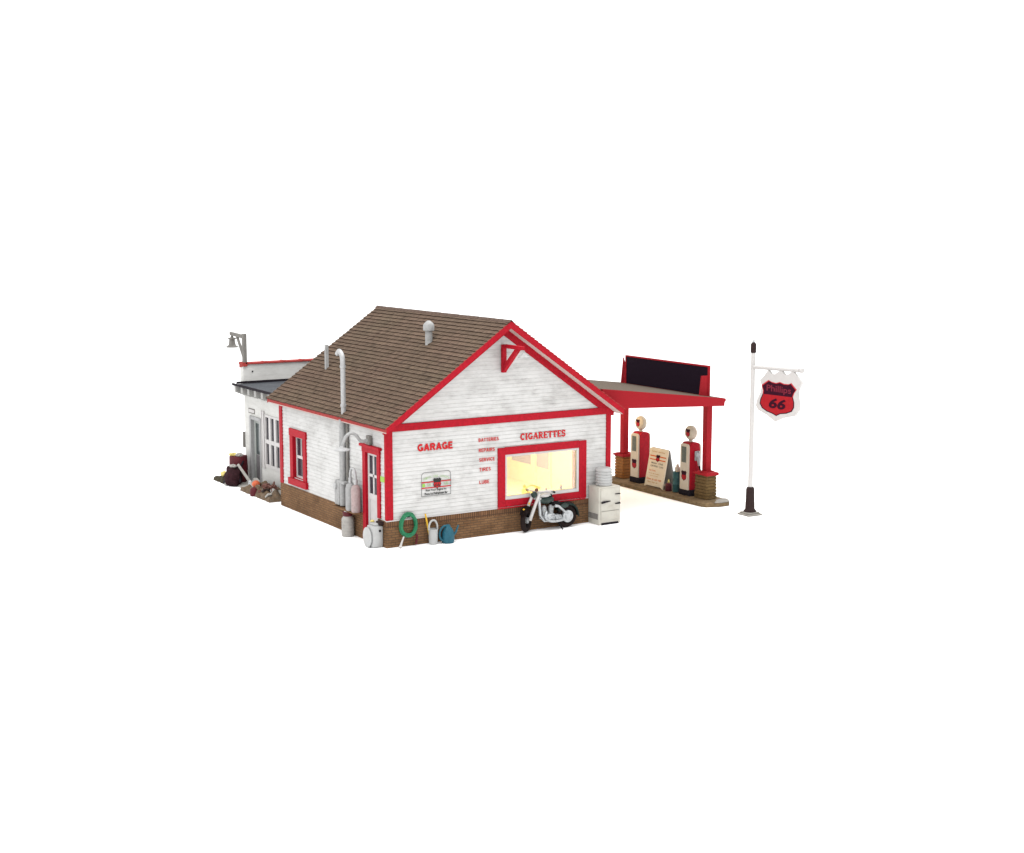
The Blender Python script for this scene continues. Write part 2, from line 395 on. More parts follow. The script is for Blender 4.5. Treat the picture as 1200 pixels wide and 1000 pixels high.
BLOCK = {
 'G': (.80, [(arc(.42, .5, .33, .41, 45, 325, 12), 1), ([(.70, .04), (.70, .46)], 1), ([(.42, .44), (.79, .44)], .8)]),
 'A': (.84, [([(.10, 0), (.42, 1)], 1), ([(.42, 1), (.74, 0)], 1), ([(.2, .30), (.64, .30)], .8)]),
 'R': (.80, [([(.12, 0), (.12, 1)], 1), ([(.1, .91), (.44, .91)] + arc(.44, .69, .22, .22, 90, -90, 7)[1:] + [(.1, .47)], .95), ([(.42, .5), (.70, 0)], 1)]),
 'E': (.68, [([(.12, 0), (.12, 1)], 1), ([(.1, .91), (.66, .91)], .9), ([(.1, .5), (.60, .5)], .85), ([(.1, .09), (.67, .09)], .9)]),
 'B': (.76, [([(.12, 0), (.12, 1)], 1), ([(.1, .91), (.42, .91)] + arc(.42, .71, .2, .2, 90, -90, 6)[1:] + [(.1, .51)], .9), ([(.42, .51)] + arc(.42, .30, .23, .21, 90, -90, 6) + [(.1, .09)], .9)]),
 'T': (.70, [([(.35, 0), (.35, 1)], 1), ([(.02, .91), (.68, .91)], .9)]),
 'I': (.28, [([(.14, 0), (.14, 1)], 1)]),
 'S': (.72, [(arc(.36, .72, .24, .19, 25, 255, 9) + arc(.36, .29, .26, .20, 75, -160, 9), .95)]),
 'P': (.74, [([(.12, 0), (.12, 1)], 1), ([(.1, .91), (.44, .91)] + arc(.44, .68, .22, .23, 90, -90, 7)[1:] + [(.1, .45)], .95)]),
 'V': (.78, [([(.08, 1), (.39, 0)], 1), ([(.39, 0), (.70, 1)], 1)]),
 'C': (.78, [(arc(.42, .5, .33, .41, 45, 315, 12), 1)]),
 'L': (.64, [([(.12, 0), (.12, 1)], 1), ([(.1, .09), (.63, .09)], .9)]),
 'U': (.78, [([(.12, 1), (.12, .36)] + arc(.39, .36, .27, .27, 180, 360, 8) + [(.66, 1)], 1)]),
}
def blocktext(bm, s, org, u, v, width, height, pen):
    tot = sum(BLOCK[c][0] + .10 for c in s) - .10; k = width / tot; x = 0
    for c in s:
        strokes(bm, BLOCK[c][1], org, u, v, k, height, pen, 0, adv=x * k); x += BLOCK[c][0] + .10

def shield(cx, cy, w, h):
    """small road-shield outline, centre / size -> 2-D points"""
    half = [(0, .46), (.16, .42), (.30, .50), (.50, .34), (.40, .16), (.46, -.12), (.36, -.34), (.12, -.42), (0, -.52)]
    pts = half + [(-x, y) for x, y in half[-2:0:-1]]
    return [(cx + x * w, cy + y * h) for x, y in pts]

X_, Y_, Z_ = Vector((1, 0, 0)), Vector((0, 1, 0)), Vector((0, 0, 1))

# ------------------------------------------------------------------ the setting
bm = B(); g = 160
poly(bm, [(-g, -g, 0), (g, -g, 0), (g, g * 3, 0), (-g, g * 3, 0)])
tag(obj('ground', bm, 'ground'), 'plain bright white tabletop under the whole model', 'ground', kind='structure')

# ================================================================== the garage shop
house = thing('garage_shop', 'white clapboard shop with red trim, brown shingle roof and a lit picture window', 'building', (W / 2, D / 2, 0))

def clapboards(bm, plane, fixed, sign, zlo, zhi, span, openings, pitch=.098, lap=.011, groove=.15):
    """lapped boards on a wall; span(z) -> (a0, a1); openings (a0, a1, z0, z1) are left free"""
    cuts = {zlo, zhi}; z = zlo
    n = max(1, round((zhi - zlo) / pitch)); p = (zhi - zlo) / n
    courses = [(zlo + i * p, zlo + (i + 1) * p) for i in range(n)]
    jit = [random.uniform(-.005, .006) for _ in range(n)]
    def pos(a, off, z):
        return Vector((a, fixed + sign * off, z)) if plane == 'y' else Vector((fixed + sign * off, a, z))
    for ci, (c0, c1) in enumerate(courses):
        L0 = lap + jit[ci]
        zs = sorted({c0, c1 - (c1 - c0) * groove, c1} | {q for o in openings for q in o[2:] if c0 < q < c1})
        for z0, z1 in zip(zs, zs[1:]):
            if z1 - z0 < 1e-5: continue
            mid = (z0 + z1) / 2
            o0, o1 = L0 * (c1 - z0) / (c1 - c0) + .002, L0 * (c1 - z1) / (c1 - c0) + .002
            (a0, a1), (b0, b1) = span(z0), span(z1)
            segs = [(a0, a1, b0, b1)]
            for (p0, p1, q0, q1) in openings:
                if q0 <= mid <= q1:
                    ns = []
                    for (s0, s1, t0, t1) in segs:
                        if p1 <= s0 or p0 >= s1: ns.append((s0, s1, t0, t1)); continue
                        if p0 > s0: ns.append((s0, p0, t0, p0))
                        if p1 < s1: ns.append((p1, s1, p1, t1))
                    segs = ns
            for (s0, s1, t0, t1) in segs:
                mi = 1 if mid > c1 - (c1 - c0) * groove else 0  # top strip of each course carries the painted lap shade
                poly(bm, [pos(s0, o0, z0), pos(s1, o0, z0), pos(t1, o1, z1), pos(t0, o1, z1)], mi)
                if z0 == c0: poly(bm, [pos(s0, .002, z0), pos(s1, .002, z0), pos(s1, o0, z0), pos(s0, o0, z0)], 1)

# openings
PW = (3.25, 5.65, .80, 2.08)           # picture window in the gable wall
SW = (4.86, 5.52, .92, 2.06)           # small window in the side wall (y, y, z, z)
DR = (.44, 1.06, .06, 2.22)            # door in the side wall

zg = lambda z: z
def gspan(z):
    if z <= ZW: return (0, W)
    x0 = max(0.0, (z - (ZE - RT + .02) - OX * SL) / SL)
    return (x0, W - x0)
bm = B()
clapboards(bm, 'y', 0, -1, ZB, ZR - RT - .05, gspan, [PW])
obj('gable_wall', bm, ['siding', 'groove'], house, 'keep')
bm = B()
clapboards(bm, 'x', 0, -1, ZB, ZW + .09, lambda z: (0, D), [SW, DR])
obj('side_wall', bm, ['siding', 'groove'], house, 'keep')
bm = B()                                # the two walls out of sight
poly(bm, [(W, 0, 0), (W, D, 0), (W, D, ZW), (W, 0, ZW)])
poly(bm, [(0, D, 0), (W, D, 0), (W, D, ZW), (W / 2, D, ZR - RT - .05), (0, D, ZW)])
obj('back_wall', bm, 'siding', house, 'keep')

# brick base: running bond, soldier course on the gable side
bm = B()
bt = .035
box(bm, (-bt, -bt, 0), (W + .02, .10, .475))
box(bm, (-bt, .101, 0), (.10, DR[0] - .001, ZB)); box(bm, (-bt, DR[1] + .02, 0), (.10, D + .02, ZB))
objs('brick_base', bm, 'brick', house)
bm = B(); box(bm, (-bt - .004, -bt - .006, .477), (W + .022, .10, ZB))
obj('soldier_course', bm, 'soldier', house)
bm = B(); box(bm, (-bt - .012, -bt - .016, ZB + .001), (W + .03, -.0005, ZB + .022))
obj('base_ledge', bm, 'frame', house)

# red trim boards
T = .040
bm = B()
def rough_board(bm, lo, hi): box(bm, lo, hi, .006)
rough_board(bm, (-T, -T, ZB + .024), (.15, -.001, ZW)); rough_board(bm, (-T, -.0005, ZB + .03), (-.001, .05, ZW))
rough_board(bm, (W - .13, -T, ZB + .024), (W + .02, -.001, ZW))
rough_board(bm, (-T, D - .16, ZB), (-.001, D + .03, ZW + .05))
objs('corner_board', bm, 'red', house)
bm = B(); box(bm, (-.03, -T - .008, ZW - .17), (W + .03, -.001, ZW + .01), .006)
obj('gable_band', bm, 'red', house)
def roofz(x, off=0.0):
    return (ZE + (min(x, W - x) + OX) * SL) - off
bm = B()
for side in (0, 1):
    fx = (lambda x: x) if side == 0 else (lambda x: W - x)
    lo, hi = .06, W / 2
    pts = [(fx(lo), -T - .003, roofz(lo, RT + .21)), (fx(hi), -T - .003, roofz(hi, RT + .21)), (fx(hi), -T - .003, roofz(hi, RT + .002)), (fx(-.1), -T - .003, roofz(-.1, RT + .002)), (fx(-.1), -T - .003, roofz(-.1, RT + .1))]
    prism(bm, pts, (0, T, 0))
objs('rake_trim', bm, 'red', house)

# roof deck, soffit, fascias
bm = B()
for side in (0, 1):
    fx = (lambda x: x) if side == 0 else (lambda x: W - x)
    pts = [(fx(-OX + .02), -OY + .03, roofz(-OX + .02, RT)), (fx(W / 2), -OY + .03, roofz(W / 2, RT)), (fx(W / 2), -OY + .03, roofz(W / 2, .05)), (fx(-OX + .02), -OY + .03, roofz(-OX + .02, .05))]
    prism(bm, pts, (0, D + OY + OYB - .06, 0))
obj('roof_deck', bm, 'soffit', house)
bm = B()
for side in (0, 1):
    fx = (lambda x: x) if side == 0 else (lambda x: W - x)
    for y in (-OY, D + OYB - .029):
        pts = [(fx(-OX), y, roofz(-OX, RT - .01)), (fx(W / 2), y, roofz(W / 2, RT + .02)), (fx(W / 2), y, roofz(W / 2, -.004)), (fx(-OX), y, roofz(-OX, -.004))]
        prism(bm, pts, (0, .029, 0))
objs('rake_fascia', bm, 'red', house)
bm = B()
for x0, x1 in ((-OX - .001, -OX + .019), (W + OX - .019, W + OX + .001)):
    box(bm, (x0, -OY + .001, ZE - .105), (x1, D + OYB - .001, ZE - .012))
objs('eave_fascia', bm, 'redworn', house)

# shingles: every tab its own piece of geometry
def shingles(bm, side, courses=31):
    tl = bm.loops.layers.float_color.new('tone') if 'tone' not in bm.loops.layers.float_color else bm.loops.layers.float_color['tone']
    ln = (W / 2 + OX + .03); y0, y1 = -OY - .006, D + OYB + .006
    nx, nz = (-SL, 1) if True else (0, 0)
    k = math.hypot(SL, 1); nx, nz = -SL / k, 1 / k
    def P(x, y, up):
        X = x + nx * up; Z = ZE + (x + OX) * SL + nz * up
        return Vector((X if side == 0 else W - X, y, Z))
    st = ln / courses
    for i in range(courses):
        xa = -OX - .03 + i * st; xb = min(xa + st + .02, W / 2)
        y = y0 - random.random() * .1; row = random.uniform(.9, 1.08)
        while y < y1:
            w = .115 + random.uniform(-.008, .008)
            a, b = max(y, y0), min(y + w - .005, y1)
            y += w
            if b - a < .01: continue
            dx = random.uniform(-.006, .006); up = .030 + random.uniform(-.004, .004); t = row * random.uniform(.88, 1.12)
            if random.random() < .04: t *= .75
            hue = noise.noise(Vector((xa * 1.1, y * .8, side * 5))); tint = (t * (1.0 + .06 * hue), t * (1 - .01 * hue), t * (1 + .03 * hue), 1)
            v = [P(xa + dx, a, up), P(xa + dx, b, up), P(xb, b, .004), P(xb, a, .004)]
            lo = [P(xa + dx, a, .001), P(xa + dx, b, .001)]
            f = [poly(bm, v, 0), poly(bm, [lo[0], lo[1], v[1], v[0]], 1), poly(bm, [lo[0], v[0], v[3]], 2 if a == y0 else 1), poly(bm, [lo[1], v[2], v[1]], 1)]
            for q in f:
                for l in q.loops: l[tl] = tint
bm = B(); bm.loops.layers.float_color.new('tone')
shingles(bm, 0); shingles(bm, 1)
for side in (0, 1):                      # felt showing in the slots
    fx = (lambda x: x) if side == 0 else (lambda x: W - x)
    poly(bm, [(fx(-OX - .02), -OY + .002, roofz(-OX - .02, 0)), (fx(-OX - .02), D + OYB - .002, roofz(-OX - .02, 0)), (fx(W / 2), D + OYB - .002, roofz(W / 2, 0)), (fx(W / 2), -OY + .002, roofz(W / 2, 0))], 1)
roof = obj('roof', bm, ['shingle', 'shingle_edge', 'redworn'], house, 'keep')
bm = B()
y = -OY - .03
while y < D + OYB:
    w = .2
    for side in (0, 1):
        fx = (lambda x: x) if side == 0 else (lambda x: W - x)
        u = random.uniform(.022, .03)
        a = [(fx(W / 2 - .07), y, roofz(W / 2 - .07, -u)), (fx(W / 2 - .07), y + w - .012, roofz(W / 2 - .07, -u)), (fx(W / 2), y + w - .012, roofz(W / 2, -u - .012)), (fx(W / 2), y, roofz(W / 2, -u - .012))]
        poly(bm, a)
    y += w
obj('ridge_cap', bm, 'ridge', house, 'keep')

# roof pipes
bm = B(); tube(bm, [(2.32, 2.09, 4.62), (2.32, 2.09, 5.16)], .095, 14)
vent = obj('vent_pipe', bm, 'dullgalv', house, True)
bm = B(); lathe(bm, [(.10, 5.03), (.145, 5.05), (.145, 5.19), (.11, 5.24), (.04, 5.30)], (2.32, 2.09, 0), n=16)
obj('vent_cap', bm, 'dullgalv', vent, True)
bm = B(); box(bm, (1.0, 5.55, 3.70), (1.09, 5.64, 4.49), .008)
obj('vent_pipe', bm, 'dullgalv', house)
bm = B(); tube(bm, smoothpath([(-.07, 2.21, 2.7), (-.07, 2.21, 3.6), (-.07, 2.21, 4.30), (-.07, 2.25, 4.50), (-.07, 2.40, 4.60), (-.07, 2.52, 4.52)]), .062, 12)
stack = obj('stove_pipe', bm, 'galv', house, True)
bm = B()
for z in (3.22, 4.20): tube(bm, [(-.07, 2.21, z), (-.07, 2.21, z + .06)], .076, 12)
objs('pipe_collar', bm, 'galv', stack, True)
bm = B(); tube(bm, [(-.115, 2.21, .70), (-.115, 2.21, 2.9)], .085, 14)
obj('downpipe', bm, 'dullgalv', house, True)
bm = B(); tube(bm, [(-.06, 2.04, .70), (-.06, 2.04, 2.9)], .035, 10)
for z in (1.1, 1.5, 1.9, 2.3): tube(bm, [(-.06, 2.04, z), (-.06, 2.04, z + .05)], .048, 8)
obj('conduit', bm, 'weather', house, True)

# gas meter and tanks on the ledge beside the door
bm = B(); box(bm, (-.22, 2.24, .70), (-.03, 2.52, 1.30), .03)
box(bm, (-.20, 1.98, 1.26), (-.03, 2.50, 1.34), .02)
meter = obj('gas_meter', bm, 'dullgalv', house, True)
bm = B(); lathe(bm, [(.03, 0), (.085, .01), (.085, .05), (.04, .07)], (-.22, 2.42, 1.18), 'X', 14)
for v in bm.verts: v.co.x = -.44 - v.co.x
obj('dial', bm, 'white', meter, True)
for (y, r, top, m) in ((1.66, .13, 1.36, 'dullgalv'), (1.36, .12, 1.36, 'pinkish')):
    bm = B(); lathe(bm, [(r * .9, .67), (r, .72), (r, top - .12), (r * .8, top - .03), (r * .35, top + .01)], (-.17, y, 0), n=18)
    obj('wall_tank', bm, m, house, True)
bm = B(); tube(bm, smoothpath([(-.17, 1.66, 1.36), (-.17, 1.66, 1.62), (-.17, 1.58, 1.74), (-.17, 1.46, 1.74), (-.17, 1.38, 1.62), (-.17, 1.36, 1.36)]), .032, 10)
tube(bm, [(-.17, 1.66, 1.37), (-.17, 1.66, 1.5)], .05, 10); tube(bm, [(-.17, 1.36, 1.37), (-.17, 1.36, 1.5)], .05, 10)
obj('tank_pipe', bm, 'galv', house, True)
bm = B(); box(bm, (-.28, 1.24, .640), (-.03, 2.54, .668), .005)
obj('tank_shelf', bm, 'brick', house)

# gooseneck lamp over the door
bm = B(); box(bm, (-.11, .70, 2.44), (-.03, .88, 2.66), .01)
goose = obj('gooseneck_lamp', bm, 'weather', house)
bm = B(); tube(bm, smoothpath([(-.06, .8, 2.55), (-.28, .8, 2.54), (-.42, .8, 2.70), (-.55, .8, 2.75), (-.68, .8, 2.68), (-.75, .8, 2.54), (-.78, .8, 2.42)]), .042, 10)
obj('arm', bm, 'dullgalv', goose, True)
bm = B(); lathe(bm, [(.04, 2.46), (.06, 2.42), (.10, 2.41), (.20, 2.375), (.205, 2.355), (.10, 2.35)], (-.79, .8, 0), n=20)
obj('lamp_shade', bm, 'galv', goose, True)

# small red window in the side wall
def sidebox(bm, y0, y1, z0, z1, x0, x1, bev=.004, mi=0): box(bm, (x0, y0, z0), (x1, y1, z1), bev, mi)
bm = B()
y0, y1, z0, z1 = SW
sidebox(bm, y1, y1 + .20, z0 - .02, z1, -T - .01, .001); sidebox(bm, y0 - .20, y0, z0 - .02, z1, -T - .01, .001)
sidebox(bm, y0 - .22, y1 + .22, z1 + .0005, z1 + .20, -T - .02, .001)
sidebox(bm, y0 - .27, y1 + .26, z0 - .20, z0 - .0215, -T - .05, .001)
sidebox(bm, y1 - .001, y1 + .05, z0, z1, -.01, .20); sidebox(bm, y0 - .05, y0 + .001, z0, z1, -.01, .20)
sidebox(bm, y0, y1, z1 - .001, z1 + .05, .002, .20); sidebox(bm, y0, y1, z0 - .05, z0 + .001, .002, .20)
win = obj('window', bm, 'red', house)
bm = B()
for a in ((y0, y0 + .05, z0, z1), (y1 - .05, y1, z0, z1), (y0 + .05, y1 - .05, z0, z0 + .06), (y0 + .05, y1 - .05, z1 - .05, z1), (y0 + .05, y1 - .05, 1.46, 1.54)):
    sidebox(bm, *a, .055, .11)
sidebox(bm, .5 * (y0 + y1) - .018, .5 * (y0 + y1) + .018, 1.54, z1 - .05, .06, .105)
obj('sash', bm, 'frame', win)
bm = B(); sidebox(bm, y0 + .05, y1 - .05, z0 + .06, z1 - .05, .08, .086, 0)
obj('pane', bm, 'darkpane', win)

# door with red surround
bm = B()
y0, y1, z0, z1 = DR
sidebox(bm, y1, y1 + .17, .10, z1, -T - .01, .001); sidebox(bm, y0 - .15, y0, ZB + .026, z1, -T - .01, .001)
sidebox(bm, y0 - .16, y1 + .18, z1 + .0005, z1 + .13, -T - .02, .001)
sidebox(bm, y0 - .22, y1 + .24, z1 + .1305, z1 + .20, -T - .07, .001, .012)
sidebox(bm, y1 - .001, y1 + .06, z0, z1, -.012, .16); sidebox(bm, y0 - .06, y0 + .001, ZB + .04, z1, -.012, .16)
sidebox(bm, y0, y1, z1 - .001, z1 + .05, .002, .16)
box(bm, (-.06, y1 + .001, .02), (-bt - .001, y1 + .17, .099))
dframe = obj('door_frame', bm, 'red', house)
bm = B()
yc = .5 * (y0 + y1)
for a in ((y0, y0 + .07, z0, z1), (y1 - .07, y1, z0, z1), (y0 + .07, y1 - .07, z0, .30), (y0 + .07, y1 - .07, 1.06, 1.20), (y0 + .07, y1 - .07, z1 - .07, z1), (yc - .03, yc + .03, 1.20, z1 - .07), (y0 + .07, y1 - .07, 1.62, 1.69)):
    sidebox(bm, *a, .02, .07)
sidebox(bm, y0 + .07, y1 - .07, .30, 1.06, .045, .06, 0)
door = obj('door', bm, 'frame', house)
bm = B(); sidebox(bm, y0 + .07, y1 - .07, 1.20, z1 - .07, .047, .053, 0)
obj('pane', bm, 'darkpane', door)
bm = B(); blob(bm, (.0, y0 + .045, 1.02), (.025, .025, .025), 0, 1, 2)
obj('door_knob', bm, 'chrome', door, True)
bm = B(); box(bm, (-.05, y0 - .02, .001), (.10, y1 + .0, .058), .006)
obj('door_step', bm, 'conctip', house)
bm = B(); box(bm, (-.036, .055, 1.60), (-.024, .275, 1.73), .002)
obj('green_plate', bm, 'green', house)

# picture window in the gable wall
x0, x1, z0, z1 = PW
bm = B()
box(bm, (x0 - .14, -T - .012, z0 - .13), (x0 + .07, .001, z1 + .11), .006)
box(bm, (x1 - .07, -T - .012, z0 - .13), (x1 + .15, .001, z1 + .11), .006)
box(bm, (x0 + .0705, -T - .010, z1 - .07), (x1 - .0705, .001, z1 + .12), .006)
box(bm, (x0 + .0705, -T - .010, z0 - .12), (x1 - .0705, .001, z0 + .05), .006)
box(bm, (x0 - .17, -T - .03, z0 - .16), (x1 + .12, -.001, z0 - .131), .004)
pic = obj('picture_window', bm, 'red', house)
bm = B()
a0, a1, b0, b1 = x0 + .071, x1 - .071, z0 + .051, z1 - .071
for q in ((a0, a0 + .06, b0, b1), (a1 - .07, a1, b0, b1), (a0 + .06, a1 - .07, b0, b0 + .09), (a0 + .06, a1 - .07, b1 - .06, b1)):
    box(bm, (q[0], -.03, q[2]), (q[1], .05, q[3]), .008)
obj('frame', bm, 'frame', pic)
bm = B(); box(bm, (a0 + .055, .012, b0 + .085), (a1 - .065, .018, b1 - .055))
obj('pane', bm, 'glass', pic)

# lit room behind the picture window
RX0, RX1, RY0, RY1, RZ0, RZ1 = 2.35, 6.36, .10, 6.1, .45, 2.82
bm = B()
poly(bm, [(RX0, RY0, RZ0), (RX1, RY0, RZ0), (RX1, RY1, RZ0), (RX0, RY1, RZ0)])
poly(bm, [(RX0, RY0, RZ1), (RX1, RY0, RZ1), (RX1, RY1, RZ1), (RX0, RY1, RZ1)])
poly(bm, [(RX0, RY0, RZ0), (RX0, RY1, RZ0), (RX0, RY1, RZ1), (RX0, RY0, RZ1)])
poly(bm, [(RX1, RY0, RZ0), (RX1, RY1, RZ0), (RX1, RY1, RZ1), (RX1, RY0, RZ1)])
poly(bm, [(RX0, RY1, RZ0), (RX1, RY1, RZ0), (RX1, RY1, RZ1), (RX0, RY1, RZ1)])
for (u0, u1, v0, v1) in ((RX0, a0, RZ0, RZ1), (a1, RX1, RZ0, RZ1), (a0, a1, RZ0, b0), (a0, a1, b1, RZ1)):
    poly(bm, [(u0, RY0, v0), (u1, RY0, v0), (u1, RY0, v1), (u0, RY0, v1)])
box(bm, (6.28, 3.20, RZ0), (6.355, 3.30, RZ1)); box(bm, (6.30, 2.44, RZ0), (6.355, 2.50, RZ1))
room = obj('room', bm, 'room', house, 'keep')
bm = B(); box(bm, (6.335, 3.52, 1.0), (6.352, 4.50, 2.1)); box(bm, (6.335, 2.58, .99), (6.352, 3.19, 2.1))  # flat panels painted as the view through the right-wall windows
objs('window_view', bm, 'winview', room)
bm = B(); box(bm, (a1 - .066, .051, b0), (a1 - .02, .20, b1))
obj('jamb', bm, 'jamb', pic)
bm = B(); box(bm, (a0, .103, .86), (a1 - .07, .26, .93)); obj('sill', bm, 'room', room)
bm = B(); lathe(bm, [(.025, .931), (.03, .94), (.03, 1.0), (.012, 1.03), (.012, 1.05)], (5.16, .18, 0), n=10); obj('bottle', bm, 'pierorange', room, True)
bm = B(); lathe(bm, [(.02, .931), (.028, .95), (.022, .99), (.01, 1.0)], (4.70, .18, 0), n=10); obj('ornament', bm, 'pierorange', room, True)
bm = B(); lathe(bm, [(.02, .14), (.03, .1), (.075, .03), (.06, -.04), (.02, -.06)], (4.3, 1.9, 2.58), n=14)
obj('bulb', bm, 'bulb', room, True)
bm = B()                                  # dark partition boxes behind the door and the small window
box(bm, (.19, .12, .05), (2.2, 2.6, 2.9)); box(bm, (.22, 4.2, .3), (2.2, 6.2, 2.9))
objs('partition', bm, 'dark', house)

# gable bracket with its small lamp
bm = B()
box(bm, (3.19, -.13, 4.10), (3.31, -.045, 4.80), .008)
box(bm, (3.195, -.98, 4.72), (3.305, -.1305, 4.81), .008)
prism(bm, [(3.20, -.131, 4.12), (3.20, -.131, 4.28), (3.20, -.66, 4.718), (3.20, -.82, 4.718)], (.10, 0, 0), .006)
brk = obj('hoist_bracket', bm, 'red', house)
bm = B(); lathe(bm, [(.02, 4.715), (.03, 4.66), (.06, 4.64), (.085, 4.60), (.15, 4.56), (.155, 4.54), (.08, 4.535)], (3.25, -1.02, 0), n=16)
obj('bracket_lamp', bm, 'dullgalv', brk, True)

# lettering on the gable wall
yo = -.0265
bm = B(); blocktext(bm, 'GARAGE', (.84, yo, 2.30), X_, Z_, .97, .172, .050)
obj('lettering', bm, 'redlet', house, 'keep')
bm = B(); slabtext(bm, 'CIGARETTES', (3.78, yo, 2.345), X_, Z_, 1.37, .165, .036)
obj('lettering', bm, 'redlet', house, 'keep')
for s, x, z, w in (('BATTERIES', 2.55, 2.395, .59), ('REPAIRS', 2.555, 2.135, .47), ('SERVICE', 2.565, 1.895, .455), ('TIRES', 2.57, 1.65, .335), ('LUBE', 2.57, 1.33, .29)):
    bm = B(); blocktext(bm, s, (x, yo, z), X_, Z_, w, .090, .020)
    obj('lettering', bm, 'letfade', house, 'keep')
def emblem(bm, f, c, w, h, lift, mats):
    """shield with dark head, red field and dark figures; f(a, b, k) -> point at lift k; mats = (dark, red)"""
    pts = shield(c[0], c[1], w, h)
    poly(bm, [f(a, b, lift) for a, b in pts], mats[0])
    low = [(a, b) for a, b in shield(c[0], c[1], w * .88, h * .88) if b < c[1] + .05 * h]
    top = c[1] + .06 * h
    low = [(c[0] - w * .40, top), (c[0] + w * .40, top)] + [p for p in low]
    low = sorted(low, key=lambda p: math.atan2(p[1] - c[1] + .1 * h, p[0] - c[0]))
    poly(bm, [f(a, b, lift + .0015) for a, b in low], mats[1])
bm = B()
q = lambda a, b, k=0: Vector((a, yo - k, b))
px0, px1, pz0, pz1 = .93, 1.755, 1.165, 1.765
out = [(px0, pz0), (px1, pz0)] + arc(px1 - .09, pz1 - .09, .09, .09, 0, 90, 5) + arc(px0 + .09, pz1 - .09, .09, .09, 90, 180, 5)
inn = [(px0 + .012, pz0 + .012), (px1 - .012, pz0 + .012)] + arc(px1 - .09, pz1 - .09, .078, .078, 0, 90, 5) + arc(px0 + .09, pz1 - .09, .078, .078, 90, 180, 5)
n = len(out)
for i in range(n): poly(bm, [q(*out[i]), q(*out[(i + 1) % n]), q(*inn[(i + 1) % n]), q(*inn[i])], 0)
for zc in (1.515, 1.375):
    poly(bm, [q(px0, zc - .013, .001), q(px1, zc - .013, .001), q(px1, zc + .013, .001), q(px0, zc + .013, .001)], 1)
emblem(bm, q, (1.37, 1.475), .235, .27, .003, (2, 1))
textmesh(bm, '66', (1.30, yo - .006, 1.39), X_, Z_, .14, .085, bold=.02, mi=2)
word = 'Select Your Comfort'
for i, c in enumerate(word):              # green arch of script
    if c == ' ': continue
    t = (i + .5) / len(word) * 2 - 1; a = 1.345 + t * .36; zz = 1.655 - .075 * t * t
    sl = -.42 * t; u = Vector((math.cos(sl), 0, math.sin(sl))); v = Vector((-math.sin(sl), 0, math.cos(sl)))
    textmesh(bm, c, q(a - .015, zz - .03), u, v, .03, .055, bold=.01, mi=4)
poly(bm, [q(.955, 1.405, .001), q(1.03, 1.405, .001), q(1.03, 1.485, .001), q(.955, 1.485, .001)], 3)
textmesh(bm, 'OF', q(1.08, 1.41), X_, Z_, .13, .07, bold=.02, mi=4); textmesh(bm, 'US', q(1.57, 1.41), X_, Z_, .11, .075, bold=.02, mi=4)
textmesh(bm, 'Rest Your Engine At', q(1.05, 1.275), X_, Z_, .58, .062, bold=.03, mi=2)
textmesh(bm, 'Phone And Refreshment Bar', q(1.02, 1.195), X_, Z_, .64, .062, bold=.03, mi=2)
obj('wall_notice', bm, ['greyink', 'redlet', 'blackink', 'green', 'paleink'], house, 'keep')

# ================================================================== garage wing behind
wing = thing('garage_annex', 'low white flat-roofed garage annex with grey door, behind the shop', 'building', (3.0, 8.6, 0))
XW, YW = .60, 10.60
WO = [(7.86, 9.02, .70, 2.20), (9.40, 10.02, .06, 1.96)]
bm = B()
def wallx(bm, x, ya, yb, za, zb, ops, mi=0):
    ys = sorted({ya, yb} | {v for o in ops for v in o[:2]}); zs = sorted({za, zb} | {v for o in ops for v in o[2:]})
    for a, b in zip(ys, ys[1:]):
        for c, d in zip(zs, zs[1:]):
            if any(o[0] < (a + b) / 2 < o[1] and o[2] < (c + d) / 2 < o[3] for o in ops): continue
            poly(bm, [(x, a, c), (x, b, c), (x, b, d), (x, a, d)], mi)
wallx(bm, XW, D + .02, YW, 0, 2.93, WO)
poly(bm, [(XW, YW, 0), (6.4, YW, 0), (6.4, YW, 3.0), (XW, YW, 3.0)]); poly(bm, [(6.4, D, 0), (6.4, YW, 0), (6.4, YW, 3.0), (6.4, D, 3.0)])
obj('wall', bm, 'wing', wing, 'keep')
bm = B(); box(bm, (XW - .01, YW - .001, 2.80), (6.4, YW + .22, 3.55), .006)
par = obj('parapet', bm, 'wing', wing)
bm = B(); box(bm, (XW - .055, YW - .05, 3.551), (6.45, YW + .27, 3.605), .008)
for k in range(10): box(bm, (XW + .05 + k * .62, YW - .06, 3.565), (XW + .12 + k * .62, YW + .28, 3.618), .004)
obj('coping', bm, 'redworn', par)
bm = B(); prism(bm, [(XW - .03, YW - .06, 3.50), (XW - .03, YW - .06, 3.62), (XW - .03, YW + .28, 3.62), (XW - .03, YW + .28, 3.44)], (.14, 0, 0), .01)
obj('coping_end', bm, 'redworn', par)
bm = B(); lathe(bm, [(.025, 0), (.025, .02)], (.88, YW - .02, 3.33), 'Y', 10); obj('parapet_bolt', bm, 'blackedge', par)
bm = B()
prism(bm, [(.33, D + .03, 2.935), (6.4, D + .03, 2.99), (6.4, D + .03, 3.03), (.33, D + .03, 2.975)], (0, YW - D - .04, 0))
obj('flat_roof', bm, 'slate', wing)
bm = B(); box(bm, (.295, D + .6, 2.925), (.329, YW + .2, 2.995)); box(bm, (.34, YW - .09, 2.99), (2.6, YW - .052, 3.055))
obj('roof_edge', bm, 'blackedge', wing)
bm = B()
yy = 6.9
while yy < YW + .2:
    prism(bm, [(.32, yy, 2.74), (.598, yy, 2.62), (.598, yy, 2.92), (.32, yy, 2.92)], (0, .15, 0), .008); yy += .52
objs('eave_bracket', bm, 'bracketgrey', wing)
